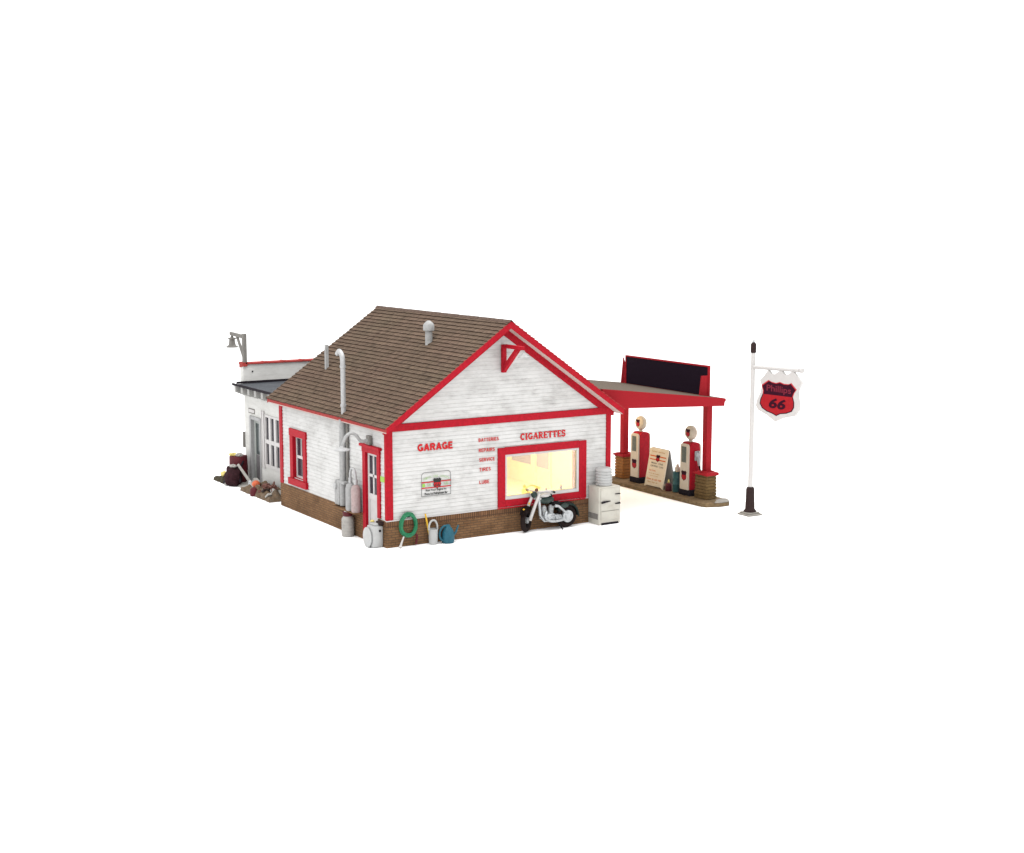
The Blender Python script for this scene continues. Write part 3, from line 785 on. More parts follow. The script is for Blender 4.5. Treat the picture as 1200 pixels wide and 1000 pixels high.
# annex window: three by two dark panes
a0_, a1_, b0_, b1_ = WO[0]
bm = B()
for k in range(4):
    yk = a0_ + (a1_ - a0_) * k / 3; box(bm, (XW - .02, max(a0_, yk - .075), b0_), (XW + .06, min(a1_, yk + .075), b1_), .006)
box(bm, (XW - .018, a0_ + .01, b0_ - .05), (XW + .058, a1_ - .01, b0_ + .05), .004); box(bm, (XW - .018, a0_ + .01, 1.37), (XW + .058, a1_ - .01, 1.49), .004); box(bm, (XW - .018, a0_ + .01, b1_ - .05), (XW + .058, a1_ - .01, b1_ + .02), .004)
box(bm, (XW - .05, a1_ + .001, b0_ - .08), (XW + .001, a1_ + .10, b1_ + .1), .004); box(bm, (XW - .03, a1_ + .20, b0_ - .08), (XW + .001, a1_ + .24, b1_ + .1), .004)
w2 = obj('window', bm, 'frame', wing)
bm = B(); box(bm, (XW + .03, a0_, b0_), (XW + .038, a1_, b1_)); obj('pane', bm, 'darkpane', w2)
# annex door
a0_, a1_, b0_, b1_ = WO[1]
bm = B()
box(bm, (XW - .05, a1_, 0), (XW + .08, a1_ + .12, b1_ + .1), .006); box(bm, (XW - .03, a0_ - .08, 0), (XW + .08, a0_, b1_ + .1), .006); box(bm, (XW - .04, a0_, b1_), (XW + .08, a1_, b1_ + .1), .006)
d2 = obj('door_frame', bm, 'grey', wing)
bm = B()
for c in ((a0_, a0_ + .09, b0_, b1_), (a1_ - .13, a1_, b0_, b1_), (a0_ + .09, a1_ - .13, b0_, .92), (a0_ + .09, a1_ - .13, b1_ - .1, b1_)):
    box(bm, (XW + .05, c[0], c[2]), (XW + .1, c[1], c[3]), .006, 1 if c[3] == .92 else 0)
d3 = obj('door', bm, [mat('dull_green_grey_paint', (.36, .38, .36), .5, .15, 12), mat('scuffed_grey_panel', (.15, .14, .145), .5, .5, 10)], wing)
bm = B(); box(bm, (XW + .07, a0_ + .09, .92), (XW + .078, a1_ - .13, b1_ - .1)); obj('pane', bm, 'tealpane', d3)
bm = B(); box(bm, (XW - .012, 9.78, 2.13), (XW - .001, 10.26, 2.28)); box(bm, (XW - .016, 9.81, 2.16), (XW - .0125, 10.23, 2.25), mi=1)
obj('number_plate', bm, ['weather', 'frame'], wing)
bm = B(); box(bm, (XW - .04, YW + .001, 1.02), (XW + .08, YW + .14, 1.50), .02); obj('wall_box', bm, 'weather', wing)
# lamp bracket standing on the parapet corner
bm = B()
box(bm, (.585, YW - .06, 3.622), (.70, YW + .06, 4.48), .006)
prism(bm, [(.61, YW + .061, 4.33), (.61, YW + .061, 4.44), (.61, YW + 1.12, 4.47), (.61, YW + 1.12, 4.37)], (.07, 0, 0), .004)
prism(bm, [(.615, YW + .061, 3.68), (.615, YW + .061, 3.84), (.615, YW + .52, 4.355), (.615, YW + .62, 4.355)], (.06, 0, 0), .004)
lb = obj('lamp_bracket', bm, 'weather', wing)
bm = B(); lathe(bm, [(.03, 4.36), (.05, 4.30), (.13, 4.29), (.13, 4.265), (.085, 4.24), (.105, 4.10), (.12, 4.06), (.19, 4.02), (.19, 4.0), (.1, 3.995)], (.645, YW + 1.0, 0), n=16)
obj('lamp', bm, 'weather', lb, True)

# ================================================================== canopy
can = thing('canopy', 'red drive-through canopy with a black signboard on two pillars', 'canopy', (10.3, 2.5, 0))
CY0, CY1, CX0, CX1 = .10, 4.90, 5.96, 10.57
cz = lambda x: 3.465 - (x - 6.5) * .1215
cb = lambda x: 2.93 - (x - 6.8) * .047
bm = B()
prism(bm, [(CX0, CY0 + .061, cz(CX0)), (CX1 - .03, CY0 + .061, cz(CX1 - .03)), (CX1 - .03, CY0 + .061, cz(CX1 - .03) - .03), (CX0, CY0 + .061, cz(CX0) - .03)], (0, CY1 - CY0 - .122, 0))
box(bm, (CX1 - .029, CY0 + .061, cz(CX1) - .05), (CX1 + .02, CY1 - .061, cz(CX1) - .003))
obj('canopy_roof', bm, 'canopyroof', can)
bm = B()
for y in (CY0, CY1 - .06):
    prism(bm, [(6.62, y, cb(6.62)), (CX1 - .03, y, cb(CX1 - .03)), (CX1 - .015, y, cz(CX1) - .10), (CX1 + .02, y, cz(CX1) - .085), (CX1 + .02, y, cz(CX1 + .02) - .003), (6.4, y, cz(6.4) - .003), (6.4, y, cb(6.4) + .3)], (0, .06, 0))
box(bm, (CX1 - .12, CY0 + .0605, cb(CX1) + .002), (CX1 - .06, CY1 - .0605, cz(CX1) - .04))
objs('canopy_fascia', bm, 'redcanopy', can)
bm = B(); prism(bm, [(6.8, CY0 + .062, cb(6.8) + .02), (CX1 - .13, CY0 + .062, cb(CX1 - .13) + .02), (CX1 - .13, CY0 + .062, cb(CX1 - .13) + .05), (6.8, CY0 + .062, cb(6.8) + .05)], (0, CY1 - CY0 - .125, 0))
obj('canopy_ceiling', bm, 'cream', can)
# signboard standing on the outer edge, seen from its black back
BX, BY0, BY1, BZ1 = 10.30, .50, 4.42, 3.84
bm = B(); box(bm, (BX, BY0 + .05, 3.02), (BX + .03, BY1 - .05, BZ1 - .03))
sb = obj('signboard', bm, 'blackboard', can)
bm = B()
box(bm, (BX - .012, BY0, BZ1 - .029), (BX + .05, BY1, BZ1 + .012)); box(bm, (BX - .012, BY0, 2.99), (BX + .05, BY0 + .049, BZ1 - .0295)); box(bm, (BX - .012, BY1 - .049, 2.99), (BX + .05, BY1, BZ1 - .0295))
box(bm, (BX + .031, BY0 + .05, 3.0), (BX + .05, BY1 - .05, BZ1 - .03))
prism(bm, [(BX - .30, BY0 + .02, cz(BX - .3)), (BX - .24, BY0 + .02, 3.58), (BX - .013, BY0 + .02, 3.58), (BX - .013, BY0 + .02, cz(BX))], (0, .04, 0))
prism(bm, [(BX - .10, BY1 + .06, cz(BX - .1)), (BX - .02, BY1 + .06, BZ1 - .06), (BX + .04, BY1 + .06, BZ1 - .22), (BX + .04, BY1 + .06, cz(BX))], (0, .04, 0))
obj('signboard_frame', bm, 'redcanopy', sb)

def brick_pier(bm, x0, x1, y0, y1, z0, z1, rows=8, mi=0):
    h = (z1 - z0) / rows
    for i in range(rows):
        j = random.uniform(0, .014); k = random.uniform(0, .014)
        box(bm, (x0 - j, y0 - k, z0 + i * h + .010), (x1 + k, y1 + j, z0 + (i + 1) * h - .004), .006, mi)
    box(bm, (x0 + .02, y0 + .02, z0), (x1 - .02, y1 - .02, z1 - .001), 0, mi)
for (x0, x1, y0, y1, cx, cy, pm) in ((10.10, 10.46, .28, .78, 10.36, .60, 'pierolive'), (10.12, 10.46, 4.25, 4.66, 10.24, 4.36, 'pierorange')):
    bm = B(); box(bm, (cx - .095, cy - .095, .88), (cx + .095, cy + .095, cb(cx) + .03), .008)
    c = obj('column', bm, 'redcanopy', can)
    bm = B(); brick_pier(bm, x0, x1, y0, y1, .121, .83)
    pr_ = obj('pier', bm, pm, can)
    bm = B(); r = random.Random(3)
    box(bm, (x0 - .05, y0 - .05, .80), (x1 + .05, y1 + .05, .865), .015)
    for k in range(9): box(bm, (x0 - .06 + r.random() * .4, y0 - .06 + r.random() * .4, .79), (x0 + .02 + r.random() * .45, y0 + .06 + r.random() * .4, .87 + r.random() * .03), .01)
    obj('pier_cap', bm, 'redcanopy', pr_)
bm = B(); lathe(bm, [(.05, .06), (.06, .02), (.05, -.03), (.02, -.05)], (8.9, 3.7, 2.72), n=12)
obj('canopy_bulb', bm, 'bulb', can, True)

# ================================================================== pump island and what stands on it
bm = B()
IX0, IX1 = 9.72, 10.72
out = [(IX0, 4.55), (IX0, .05), (IX0 + .08, -.10), (IX0 + .45, -.26), (IX0 + .78, -.24), (IX1, .10), (IX1, 4.55), (IX1 - .3, 4.9), (IX0 + .3, 4.9)]
prism(bm, [(a, b, 0) for a, b in out], (0, 0, .115), .018)
isl = tag(obj('pump_island', bm, 'conc', loc=(10.2, 2.3, 0)), 'long stained concrete kerb island under the fuel pumps', 'island')
bm = B()
prism(bm, [(IX0 + .30, -.19, .116), (IX0 + .46, -.265, .116), (IX0 + .79, -.245, .116), (IX1 - .02, .09, .116), (IX1 - .06, .2, .116), (IX0 + .62, .12, .116)], (0, 0, .022), .006)
obj('worn_tip', bm, 'conctip', isl)

def gas_pump(x, y, label, hose, group='fuel pumps on the island'):
    t = thing('fuel_pump', label, 'fuel pump', (x, y, .116), group)
    z = .116
    bm = B(); box(bm, (x - .21, y - .25, z), (x + .24, y + .25, z + .17), .02); obj('base', bm, 'blackedge', t)
    bm = B()
    prof = [(-.17, z + .171), (.19, z + .171), (.19, z + 1.32)] + arc(.09, z + 1.36, .10, .16, 10, 90, 5) + arc(-.07, z + 1.36, .10, .16, 90, 170, 5) + [(-.17, z + 1.32)]
    prism(bm, [(x + a, y - .20, b) for a, b in prof], (0, .40, 0), .012)
    body = obj('body', bm, 'red', t)
    for s in (-1, 1):
        xf = x - .171 if s < 0 else x + .191
        bm = B()
        fp = [(-.185, z + .17), (.185, z + .17), (.185, z + 1.36)] + arc(.115, z + 1.40, .07, .08, 10, 90, 4) + arc(-.115, z + 1.40, .07, .08, 90, 170, 4) + [(-.185, z + 1.36)]
        prism(bm, [(xf, y + a, b) for a, b in fp], (.05 * s, 0, 0), .008)
        face = obj('face_panel', bm, 'cream', t)
        bm = B(); box(bm, (xf + .049 * s, y - .09, z + .95) if s > 0 else (xf - .058, y - .09, z + .95), (xf + .058 * s, y + .11, z + 1.40) if s > 0 else (xf - .049, y + .11, z + 1.40), .003)
        obj('dial_window', bm, 'greypane', face)
        bm = B(); emblem(bm, lambda a, b, k: Vector((xf + (.052 + k) * s, y - s * a * -1, b)), (0, z + .57), .25, .30, .0, (0, 1))
        obj('emblem', bm, ['maroon', 'signred'], face, 'keep')
    bm = B(); lathe(bm, [(.05, z + 1.50), (.06, z + 1.56), (.045, z + 1.62)], (x + .01, y, 0), n=14); obj('neck', bm, 'cream', t, True)
    bm = B(); lathe(bm, [(.12, -.11), (.17, -.095), (.205, -.05), (.212, 0), (.205, .05), (.17, .095), (.12, .11)], (x + .01, y, z + 1.78), 'X', 22)
    gl = obj('globe', bm, 'cream', t, True)
    for s in (-1, 1):
        bm = B(); emblem(bm, lambda a, b, k: Vector((x + .01 + (.112 + k) * s, y + a, b)), (0, z + 1.78), .20, .24, 0, (0, 1))
        obj('globe_emblem', bm, ['maroon', 'signred'], gl, 'keep')
    if hose:
        yy = y - .212
        bm = B(); box(bm, (x - .02, yy - .03, z + 1.0), (x + .13, yy, z + 1.28), .02)
        tube(bm, [(x + .02, yy - .05, z + 1.24), (x + .07, yy - .07, z + 1.02), (x + .10, yy - .06, z + .86)], [.035, .045, .03], 8); tube(bm, [(x + .10, yy - .04, z + 1.28), (x + .13, yy - .06, z + 1.0)], .025, 8)
        blob(bm, (x + .05, yy - .05, z + 1.16), (.06, .05, .08), .3, 4, 2)
        obj('nozzle', bm, 'chrome', t, True)
        bm = B(); tube(bm, smoothpath([(x + .10, yy - .06, z + .88), (x + .15, yy - .06, z + .72), (x + .21, yy - .05, z + .42), (x + .20, yy - .03, z + .25), (x + .17, yy, z + .35)]), .025, 8)
        obj('hose', bm, 'rubber', t, True)
    return t
gas_pump(10.25, 1.20, 'red and cream fuel pump with silver nozzle, by the nearer olive pier', True)
gas_pump(10.28, 3.60, 'red and cream fuel pump without nozzle, by the farther warm-lit pier', False)

# folding notice board
fb = thing('sandwich_board', 'cream folding notice board with orange stripes between the two fuel pumps', 'notice board', (10.22, 2.6, .116))
ang = math.atan2(.22, 1.14)
def lean(a, b, k=0):                       # a along -Y (reading direction), b up the panel
    return Vector((10.02 + b * math.sin(ang) - k * math.cos(ang), 3.04 - a, .118 + b * math.cos(ang) + k * math.sin(ang)))
bm = B()
oa = [(0, 0), (.10, .045), (.76, .045), (.86, 0), (.86, 1.09)] + arc(.79, 1.09, .07, .07, 0, 90, 4)[1:] + arc(.07, 1.09, .07, .07, 90, 180, 4)
prism(bm, [lean(a, b) for a, b in oa], lean(0, 0, -.03) - lean(0, 0))
front = obj('board', bm, 'board', fb)
bm = B()
prism(bm, [Vector((20.545 - lean(a, b).x, lean(a, b).y, lean(a, b).z)) for a, b in oa], (-.03, 0, .004))
obj('board', bm, 'white', fb)
bm = B()
for b in (.90, .80): poly(bm, [lean(.05, b, .003), lean(.80, b, .003), lean(.80, b + .035, .003), lean(.05, b + .035, .003)], 0)
emblem(bm, lambda a, b, k: lean(a, b, .005 + k), (.43, .865), .19, .22, 0, (2, 3))
obj('emblem', bm, ['orangeink', 'greyink', 'maroon', 'signred'], front, 'keep')
ochre = mat('ochre_ink', (.5, .28, .12), .6, .1, 20)
lu = lean(1, 0) - lean(0, 0); lv = lean(0, 1) - lean(0, 0)
for s, a, b, w, h, mi in (('Motor Club', .16, .69, .56, .055, 1), ('CERTIFIED CLEAN', .13, .60, .62, .05, 1), ('Rest Rooms', .12, .47, .30, .05, 0), ('Open to all travelers', .1, .39, .52, .032, 4), ('inspected daily', .18, .32, .4, .032, 4), ('Drive in and rest', .06, .21, .7, .06, 0), ('Phone  Water  Air', .12, .13, .55, .045, 4), ('Select service', .1, 1.03, .62, .045, 4)):
    ww = s.split(); un = w / len(s); aa = a
    for word in ww:
        bm = B(); textmesh(bm, word, lean(aa, b, .003), lu, lv, un * (len(word) - .15), h, bold=.02)
        obj('lettering', bm, ('orangeink', 'greyink', 'maroon', 'signred', ochre)[mi], front, 'keep'); aa += un * (len(word) + 1)

t = thing('oil_can', 'small dark red oil can with pale yellow spout beside the folding notice board', 'oil can', (10.10, 1.98, .116))
bm = B(); lathe(bm, [(.095, .117), (.10, .13), (.10, .30), (.085, .33), (.03, .36)], (10.10, 1.98, 0), n=16); obj('can', bm, 'darkred', t, True)
bm = B(); lathe(bm, [(.03, .355), (.035, .37), (.02, .43), (.012, .45)], (10.10, 1.98, 0), n=12); obj('spout', bm, 'paleyellow', t, True)
t = thing('oil_drum', 'slim dark teal drum standing behind the nearer fuel pump', 'drum', (10.20, 1.72, .116))
bm = B(); lathe(bm, [(.12, .117), (.13, .125), (.13, .33), (.137, .34), (.13, .35), (.13, .52), (.137, .53), (.13, .54), (.13, .70), (.12, .71)], (10.20, 1.72, 0), n=20); obj('drum', bm, 'tealdrum', t, True)
t = thing('oil_jug', 'cream oil jug with a handle standing on the slim teal drum', 'jug', (10.20, 1.70, .71))
bm = B(); lathe(bm, [(.07, .712), (.085, .73), (.085, .80), (.05, .86), (.03, .90), (.04, .93)], (10.20, 1.70, 0), n=14); obj('jug', bm, 'cream', t, True)
bm = B(); tube(bm, smoothpath([(10.20, 1.77, .75), (10.2, 1.83, .79), (10.2, 1.82, .86), (10.2, 1.74, .88)]), .014, 6); obj('handle', bm, 'cream', t, True)

# ================================================================== road sign
sg = thing('road_sign', 'tall white post with a red and black shield sign hanging from its arm', 'sign', (10.15, -1.50, 0))
px, py = 10.15, -1.50
bm = B(); box(bm, (px - .24, py - .24, 0.0), (px + .24, py + .24, .05), .012); box(bm, (px - .19, py - .19, .0505), (px + .19, py + .19, .09), .015)
obj('base_plate', bm, 'conctip', sg)
bm = B(); lathe(bm, [(.17, .091), (.175, .12), (.13, .17), (.125, .35), (.118, .38), (.115, .70), (.10, .75), (.07, .77)], (px, py, 0), n=10)
obj('base_sleeve', bm, 'darkbrown', sg, True)
bm = B(); tube(bm, [(px, py, .75), (px, py, 4.38)], [.068, .058], 14)
obj('post', bm, 'whitepost', sg, True)
bm = B(); lathe(bm, [(.055, 4.37), (.075, 4.39), (.075, 4.60), (.06, 4.63), (.03, 4.66)], (px, py, 0), n=12)
obj('post_cap', bm, 'darkbrown', sg, True)
bm = B(); lathe(bm, [(.02, 4.64), (.035, 4.68), (.03, 4.72), (.01, 4.74)], (px, py, 0), n=10); obj('finial', bm, 'chrome', sg, True)
bm = B(); tube(bm, [(px, py, 4.0), (px, -3.30, 4.06)], .055, 10); lathe(bm, [(.03, -.06), (.065, -.04), (.075, 0), (.06, .04), (.02, .07)], (px, -3.36, 4.06), 'Y', 10)
obj('arm', bm, 'whitepost', sg, True)
OUTL = [(-2.45, 2.63), (-2.12, 2.78), (-1.76, 2.88), (-1.67, 2.99), (-1.72, 3.16), (-1.86, 3.36), (-1.91, 3.54), (-1.81, 3.68), (-1.98, 3.79), (-2.13, 3.985), (-2.24, 3.87), (-2.37, 3.86), (-2.58, 3.995), (-2.66, 3.995), (-2.75, 3.90), (-2.92, 3.92), (-3.03, 4.01), (-3.10, 4.01), (-3.2, 3.92), (-3.42, 3.74), (-3.29, 3.6), (-3.24, 3.46), (-3.32, 3.25), (-3.32, 3.02), (-3.19, 2.87), (-2.76, 2.77), (-2.56, 2.71)]
INL = [(-1.91, 3.55), (-2.03, 3.62), (-2.17, 3.70), (-2.30, 3.665), (-2.46, 3.65), (-2.60, 3.69), (-2.75, 3.655), (-2.92, 3.66), (-3.02, 3.70), (-3.12, 3.62), (-3.22, 3.55), (-3.13, 3.45), (-3.09, 3.35), (-3.14, 3.22), (-3.14, 3.09), (-3.06, 2.98), (-2.86, 2.91), (-2.64, 2.875), (-2.49, 2.81), (-2.33, 2.855), (-2.12, 2.89), (-1.94, 2.96), (-1.85, 3.07), (-1.88, 3.19), (-1.96, 3.33), (-1.97, 3.42)]
bm = B(); prism(bm, [(px - .035, a, b) for a, b in OUTL], (.07, 0, 0), .010)
brd = obj('sign_board', bm, 'whitepost', sg)
cyy, czz = -2.52, 3.27
sc = lambda a, b, k: (cyy + (a - cyy) * k, czz + (b - czz) * k)
bm = B()
for s in (-1, 1):
    xs = px + s * .0375
    # outline, dark head, red field
    n = len(INL)
    O_ = [sc(a, b, 1.03) for a, b in INL]; I_ = [sc(a, b, .97) for a, b in INL]
    for i in range(n): poly(bm, [(xs, *O_[i]), (xs, *O_[(i + 1) % n]), (xs, *I_[(i + 1) % n]), (xs, *I_[i])], 2 if (INL[i][1] + INL[(i + 1) % n][1]) / 2 > 3.36 else 0)
    up = [p for p in I_[:13]] + [I_[24], I_[25]]
    poly(bm, [(xs, *p) for p in up], 0)
    dn = [I_[12]] + I_[13:25]
    poly(bm, [(xs, *p) for p in dn], 1)
    u = Vector((0, -1, 0)) if s < 0 else Vector((0, 1, 0))
    y0 = -2.10 if s < 0 else -3.0
    textmesh(bm, 'Phillips', (xs + s * .004, y0, 3.375), u, Z_, .93, .215, bold=.012, mi=3)
    y0 = -2.20 if s < 0 else -2.80
    textmesh(bm, '66', (xs + s * .004, y0, 2.985), u, Z_, .64, .275, bold=.035, shear=.22, mi=0)
obj('shield_face', bm, ['maroon', 'signred', 'signline', 'lettermaroon'], brd, 'keep')

# ================================================================== fridge
fr = thing('refrigerator', 'old off-white refrigerator with round ribbed cooling drum on top', 'refrigerator', (6.3, -.24, 0))
FX0, FX1, FY0, FY1 = 5.86, 6.55, -.54, -.045
bm = B(); box(bm, (FX0, FY0, .0), (FX1, FY1, 1.0), .03)
cab = obj('cabinet', bm, 'fridge', fr, True)
bm = B(); box(bm, (FX0 + .05, FY0 - .028, .38), (FX1 - .04, FY0 - .001, .96), .012); dd = obj('door', bm, 'fridge', fr, True)
bm = B(); box(bm, (FX0 + .06, FY0 - .022, .13), (FX1 - .05, FY0 - .001, .36), .008); obj('lower_panel', bm, 'fridge', fr, True)
bm = B(); box(bm, (FX0 + .08, FY0 - .006, .0), (FX1 - .07, FY0 - .0005, .06)); obj('foot_recess', bm, 'blackedge', fr)
bm = B(); box(bm, (FX0 - .004, FY0 + .04, .15), (FX0 - .0005, FY1 - .02, .30)); obj('side_grille', bm, 'weather', fr)
bm = B()
tube(bm, [(FX0 + .05, FY0 - .05, .60), (FX0 + .12, FY0 - .06, .615), (FX0 + .33, FY0 - .055, .63)], [.026, .03, .012], 8)
obj('door_handle', bm, 'blackedge', dd, True)
bm = B()
tube(bm, [(FX1 - .2, FY0 - .045, .545), (FX1 - .05, FY0 - .05, .55)], [.014, .024], 8); tube(bm, [(FX1 - .2, FY0 - .045, .80), (FX1 - .05, FY0 - .05, .80)], [.010, .016], 8)
objs('hinge', bm, 'blackedge', dd, True)
bm = B(); prof = []
for k in range(6): prof += [(.205, 1.0 + k * .075 + .004), (.222, 1.0 + k * .075 + .02), (.222, 1.0 + k * .075 + .05), (.203, 1.0 + k * .075 + .066)]
prof += [(.16, 1.47), (.05, 1.48)]
lathe(bm, prof, (6.20, -.27, 0), n=26); obj('cooling_drum', bm, 'white', fr, True)

# ================================================================== motorcycle
mc = thing('motorcycle', 'dark green motorcycle with silver engine parked below the lit window', 'motorcycle', (4.5, -.24, 0))
BYC = -.24
FWX, RWX, WR = 3.84, 5.04, .305
st = Matrix.Rotation(math.radians(38), 3, 'Z')
def wheel(cx, cy, rot, name):
    bm = B(); torus(bm, (cx, cy, WR), WR - .065, .065, 'Y', 32, 12, rot=rot); w = obj(name, bm, 'tyre', mc, True)
    bm = B(); torus(bm, (cx, cy, WR), WR - .125, .018, 'Y', 28, 8, rot=rot)
    for k in range(14):
        a = 2 * PI * k / 14; v = Vector((math.cos(a), 0, math.sin(a))) * (WR - .125); off = rot @ Vector((0, .02 * (-1) ** k, 0))
        tube(bm, [Vector((cx, cy, WR)) + off, Vector((cx, cy, WR)) + rot @ v], .005, 5)
    obj('rim', bm, 'rubber', w, True)
    return w
I3 = Matrix.Identity(3)
fw_ = wheel(FWX, BYC + .04, st, 'wheel'); rw_ = wheel(RWX, BYC, I3, 'wheel')
bm = B(); lathe(bm, [(.05, -.07), (.08, -.06), (.08, .06), (.05, .07)], (0, 0, 0), 'Y', 16)
for v in bm.verts: v.co = Vector((FWX, BYC + .04, WR)) + st @ v.co
obj('hub', bm, 'chrome', fw_, True)
bm = B(); lathe(bm, [(.05, -.12), (.09, -.115), (.10, -.10), (.155, -.095), (.165, -.08), (.165, -.03), (.06, .08)], (RWX, BYC, WR), 'Y', 22); obj('hub', bm, 'chrome', rw_, True)
# fork, bars, lamp
bm = B()
for s in (-1, 1):
    o = st @ Vector((0, .10 * s, 0)); ax = Vector((FWX, BYC + .04, WR)) + o; tp = Vector((4.13, BYC + .0, .98)) + o * .8
    tube(bm, [ax, ax.lerp(tp, .5), tp], [.046, .040, .034], 8)
tube(bm, [Vector((4.16, BYC, .84)) + st @ Vector((0, -.1, 0)), Vector((4.16, BYC, .84)) + st @ Vector((0, .1, 0))], .03, 8)
obj('fork', bm, 'whitepost', mc, True)
bm = B()
hb = [Vector((4.42, BYC, 0)) + st @ Vector((.0, 0, 0))]
c = Vector((4.14, BYC, 1.0))
tube(bm, smoothpath([c + st @ Vector((.30, -.36, -.02)), c + st @ Vector((.12, -.33, .05)), c + st @ Vector((0, -.10, .03)), c + st @ Vector((0, .10, .03)), c + st @ Vector((.12, .33, .05)), c + st @ Vector((.30, .36, -.02))]), .018, 8)
bars = obj('handlebar', bm, 'whitepost', mc, True)
bm = B()
for s in (-1, 1): tube(bm, [c + st @ Vector((.18, .345 * s, .03)), c + st @ Vector((.33, .365 * s, -.03))], .028, 8)
objs('grip', bm, 'rubber', bars, True)
bm = B(); lathe(bm, [(.03, .12), (.08, .08), (.10, 0), (.10, -.03), (.07, -.05)], (0, 0, 0), 'X', 16)
for v in bm.verts: v.co = c + Vector((-.08, 0, -.05)) + st @ (v.co * .8)
obj('headlight', bm, 'bikegreen', mc, True)
bm = B(); blob(bm, c + Vector((-.03, -.03, .075)), (.045, .045, .05), .1, 2, 2); obj('horn', bm, 'rust', mc, True)
# fenders
def fender(bm, cx, cy, rot, R, w, a0, a1, n=14, th=.014):
    pr = [(-w, -.05), (-w * .8, .01), (0, .035), (w * .8, .01), (w, -.05)]
    rows = []
    for i in range(n + 1):
        a = math.radians(a0 + (a1 - a0) * i / n)
        rows.append([bm.verts.new(Vector((cx, cy, WR)) + rot @ Vector(((R + q) * math.cos(a), y, (R + q) * math.sin(a)))) for y, q in pr])
    for i in range(n):
        for k in range(4): bm.faces.new((rows[i][k], rows[i][k + 1], rows[i + 1][k + 1], rows[i + 1][k]))
    bmesh.ops.solidify(bm, geom=bm.faces[:], thickness=th)
bm = B(); fender(bm, FWX, BYC + .04, st, WR + .04, .085, 45, 150); ff = obj('front_fender', bm, 'tyre', mc, True)
bm = B(); blob(bm, Vector((FWX, BYC + .04, WR)) + st @ Vector((-.26, -.03, .33)), (.028, .022, .022), 0, 1, 2); blob(bm, Vector((FWX, BYC + .04, WR)) + st @ Vector((.04, -.07, .43)), (.022, .022, .032), 0, 1, 2)
objs('marker_light', bm, 'yellow', ff, True)
bm = B(); fender(bm, RWX, BYC, I3, WR + .04, .10, -5, 150); obj('rear_fender', bm, 'bikegreen', mc, True)
# tank, saddle
bm = B(); blob(bm, (4.40, BYC, .785), (.26, .13, .10), .10, 2, 3); obj('fuel_tank', bm, 'bikegreen', mc, True)
bm = B(); blob(bm, (4.36, BYC - .02, .91), (.17, .11, .05), .25, 4, 3); obj('tank_pad', bm, 'whitepost', mc, True)
bm = B(); blob(bm, (4.70, BYC, .67), (.16, .13, .055), .2, 3, 3); blob(bm, (4.55, BYC, .88), (.06, .06, .045), .2, 2, 2); obj('saddle', bm, 'rubber', mc, True)
# engine, frame, exhaust
bm = B()
for dx, tilt in ((-.10, -.35), (.10, .35)):
    for k in range(6):
        zc = .43 + k * .034
        lathe(bm, [(.075, -.012), (.085, -.008), (.085, .008), (.075, .012)], (4.44 + dx * .9 + tilt * (zc - .44) * .5, BYC - .02, zc), 'Z', 14)
    lathe(bm, [(.06, 0), (.06, .20), (.045, .22), (.03, .24)], (4.44 + dx * .9 + tilt * .03, BYC - .02, .41), 'Z', 12)
blob(bm, (4.46, BYC - .03, .34), (.21, .13, .11), .35, 5, 4); blob(bm, (4.70, BYC - .05, .31), (.17, .11, .08), .35, 5, 4)
lathe(bm, [(.03, -.15), (.09, -.14), (.10, -.11), (.10, -.05)], (4.42, BYC, .35), 'Y', 16)
obj('engine', bm, 'chrome', mc, True)
bm = B()
tube(bm, smoothpath([(4.36, BYC - .12, .50), (4.30, BYC - .16, .38), (4.40, BYC - .17, .27), (4.60, BYC - .17, .235), (4.86, BYC - .16, .25)]), .032, 8)
tube(bm, [(4.70, BYC + .13, .33), (5.2, BYC + .13, .34), (5.42, BYC + .12, .36)], [.032, .05, .024], 8)
obj('exhaust', bm, 'chrome', mc, True)
bm = B()
tube(bm, [(4.17, BYC - .04, .90), (4.19, BYC - .08, .42), (4.30, BYC - .1, .26), (4.75, BYC - .1, .24), (RWX, BYC - .08, WR)], [.04, .038, .03, .028, .026], 8)
tube(bm, [(4.24, BYC, .86), (4.6, BYC, .72), (4.78, BYC, .62)], .024, 8)
tube(bm, [(4.62, BYC - .09, .63), (4.74, BYC - .1, .60), (RWX, BYC - .09, WR + .05)], [.05, .036, .03], 8); tube(bm, [(4.70, BYC + .09, .68), (RWX, BYC + .09, WR)], .02, 8)
obj('frame', bm, 'chrome', mc, True)
bm = B(); blob(bm, (4.92, BYC - .11, .60), (.12, .04, .06), .2, 3, 3); obj('side_bag', bm, 'bikegreen', mc, True)
bm = B(); tube(bm, [(4.70, BYC - .1, .24), (4.78, BYC - .24, .015)], .016, 6); obj('kickstand', bm, 'rubber', mc, True)

# ================================================================== small things along the gable wall
hs = thing('garden_hose', 'coil of green garden hose hung on the brick base near the corner', 'hose', (.52, -.14, 0))
bm = B(); pts = []; rg = random.Random(5)
for k in range(7 * 22):
    a = 2 * PI * k / 22; turn = k // 22
    R = .205 + .018 * math.sin(turn * 2.1) + rg.uniform(-.008, .008)
    pts.append((.52 + R * math.cos(a), -.075 - .022 * (turn % 4) - rg.uniform(0, .008), .53 + R * 1.28 * math.sin(a) + .012 * math.sin(turn * 1.3)))
tube(bm, pts, .030, 7)
obj('coil', bm, 'hose', hs, True)
bm = B(); tube(bm, smoothpath([(.40, -.15, .30), (.34, -.17, .22), (.27, -.19, .10), (.24, -.20, .045)]), [.02] * 7 + [.026] * 6 + [.026] * 6, 8) if False else tube(bm, [(.37, -.15, .27), (.31, -.17, .16), (.26, -.19, .06), (.24, -.2, .02)], [.018, .022, .030, .045], 8)
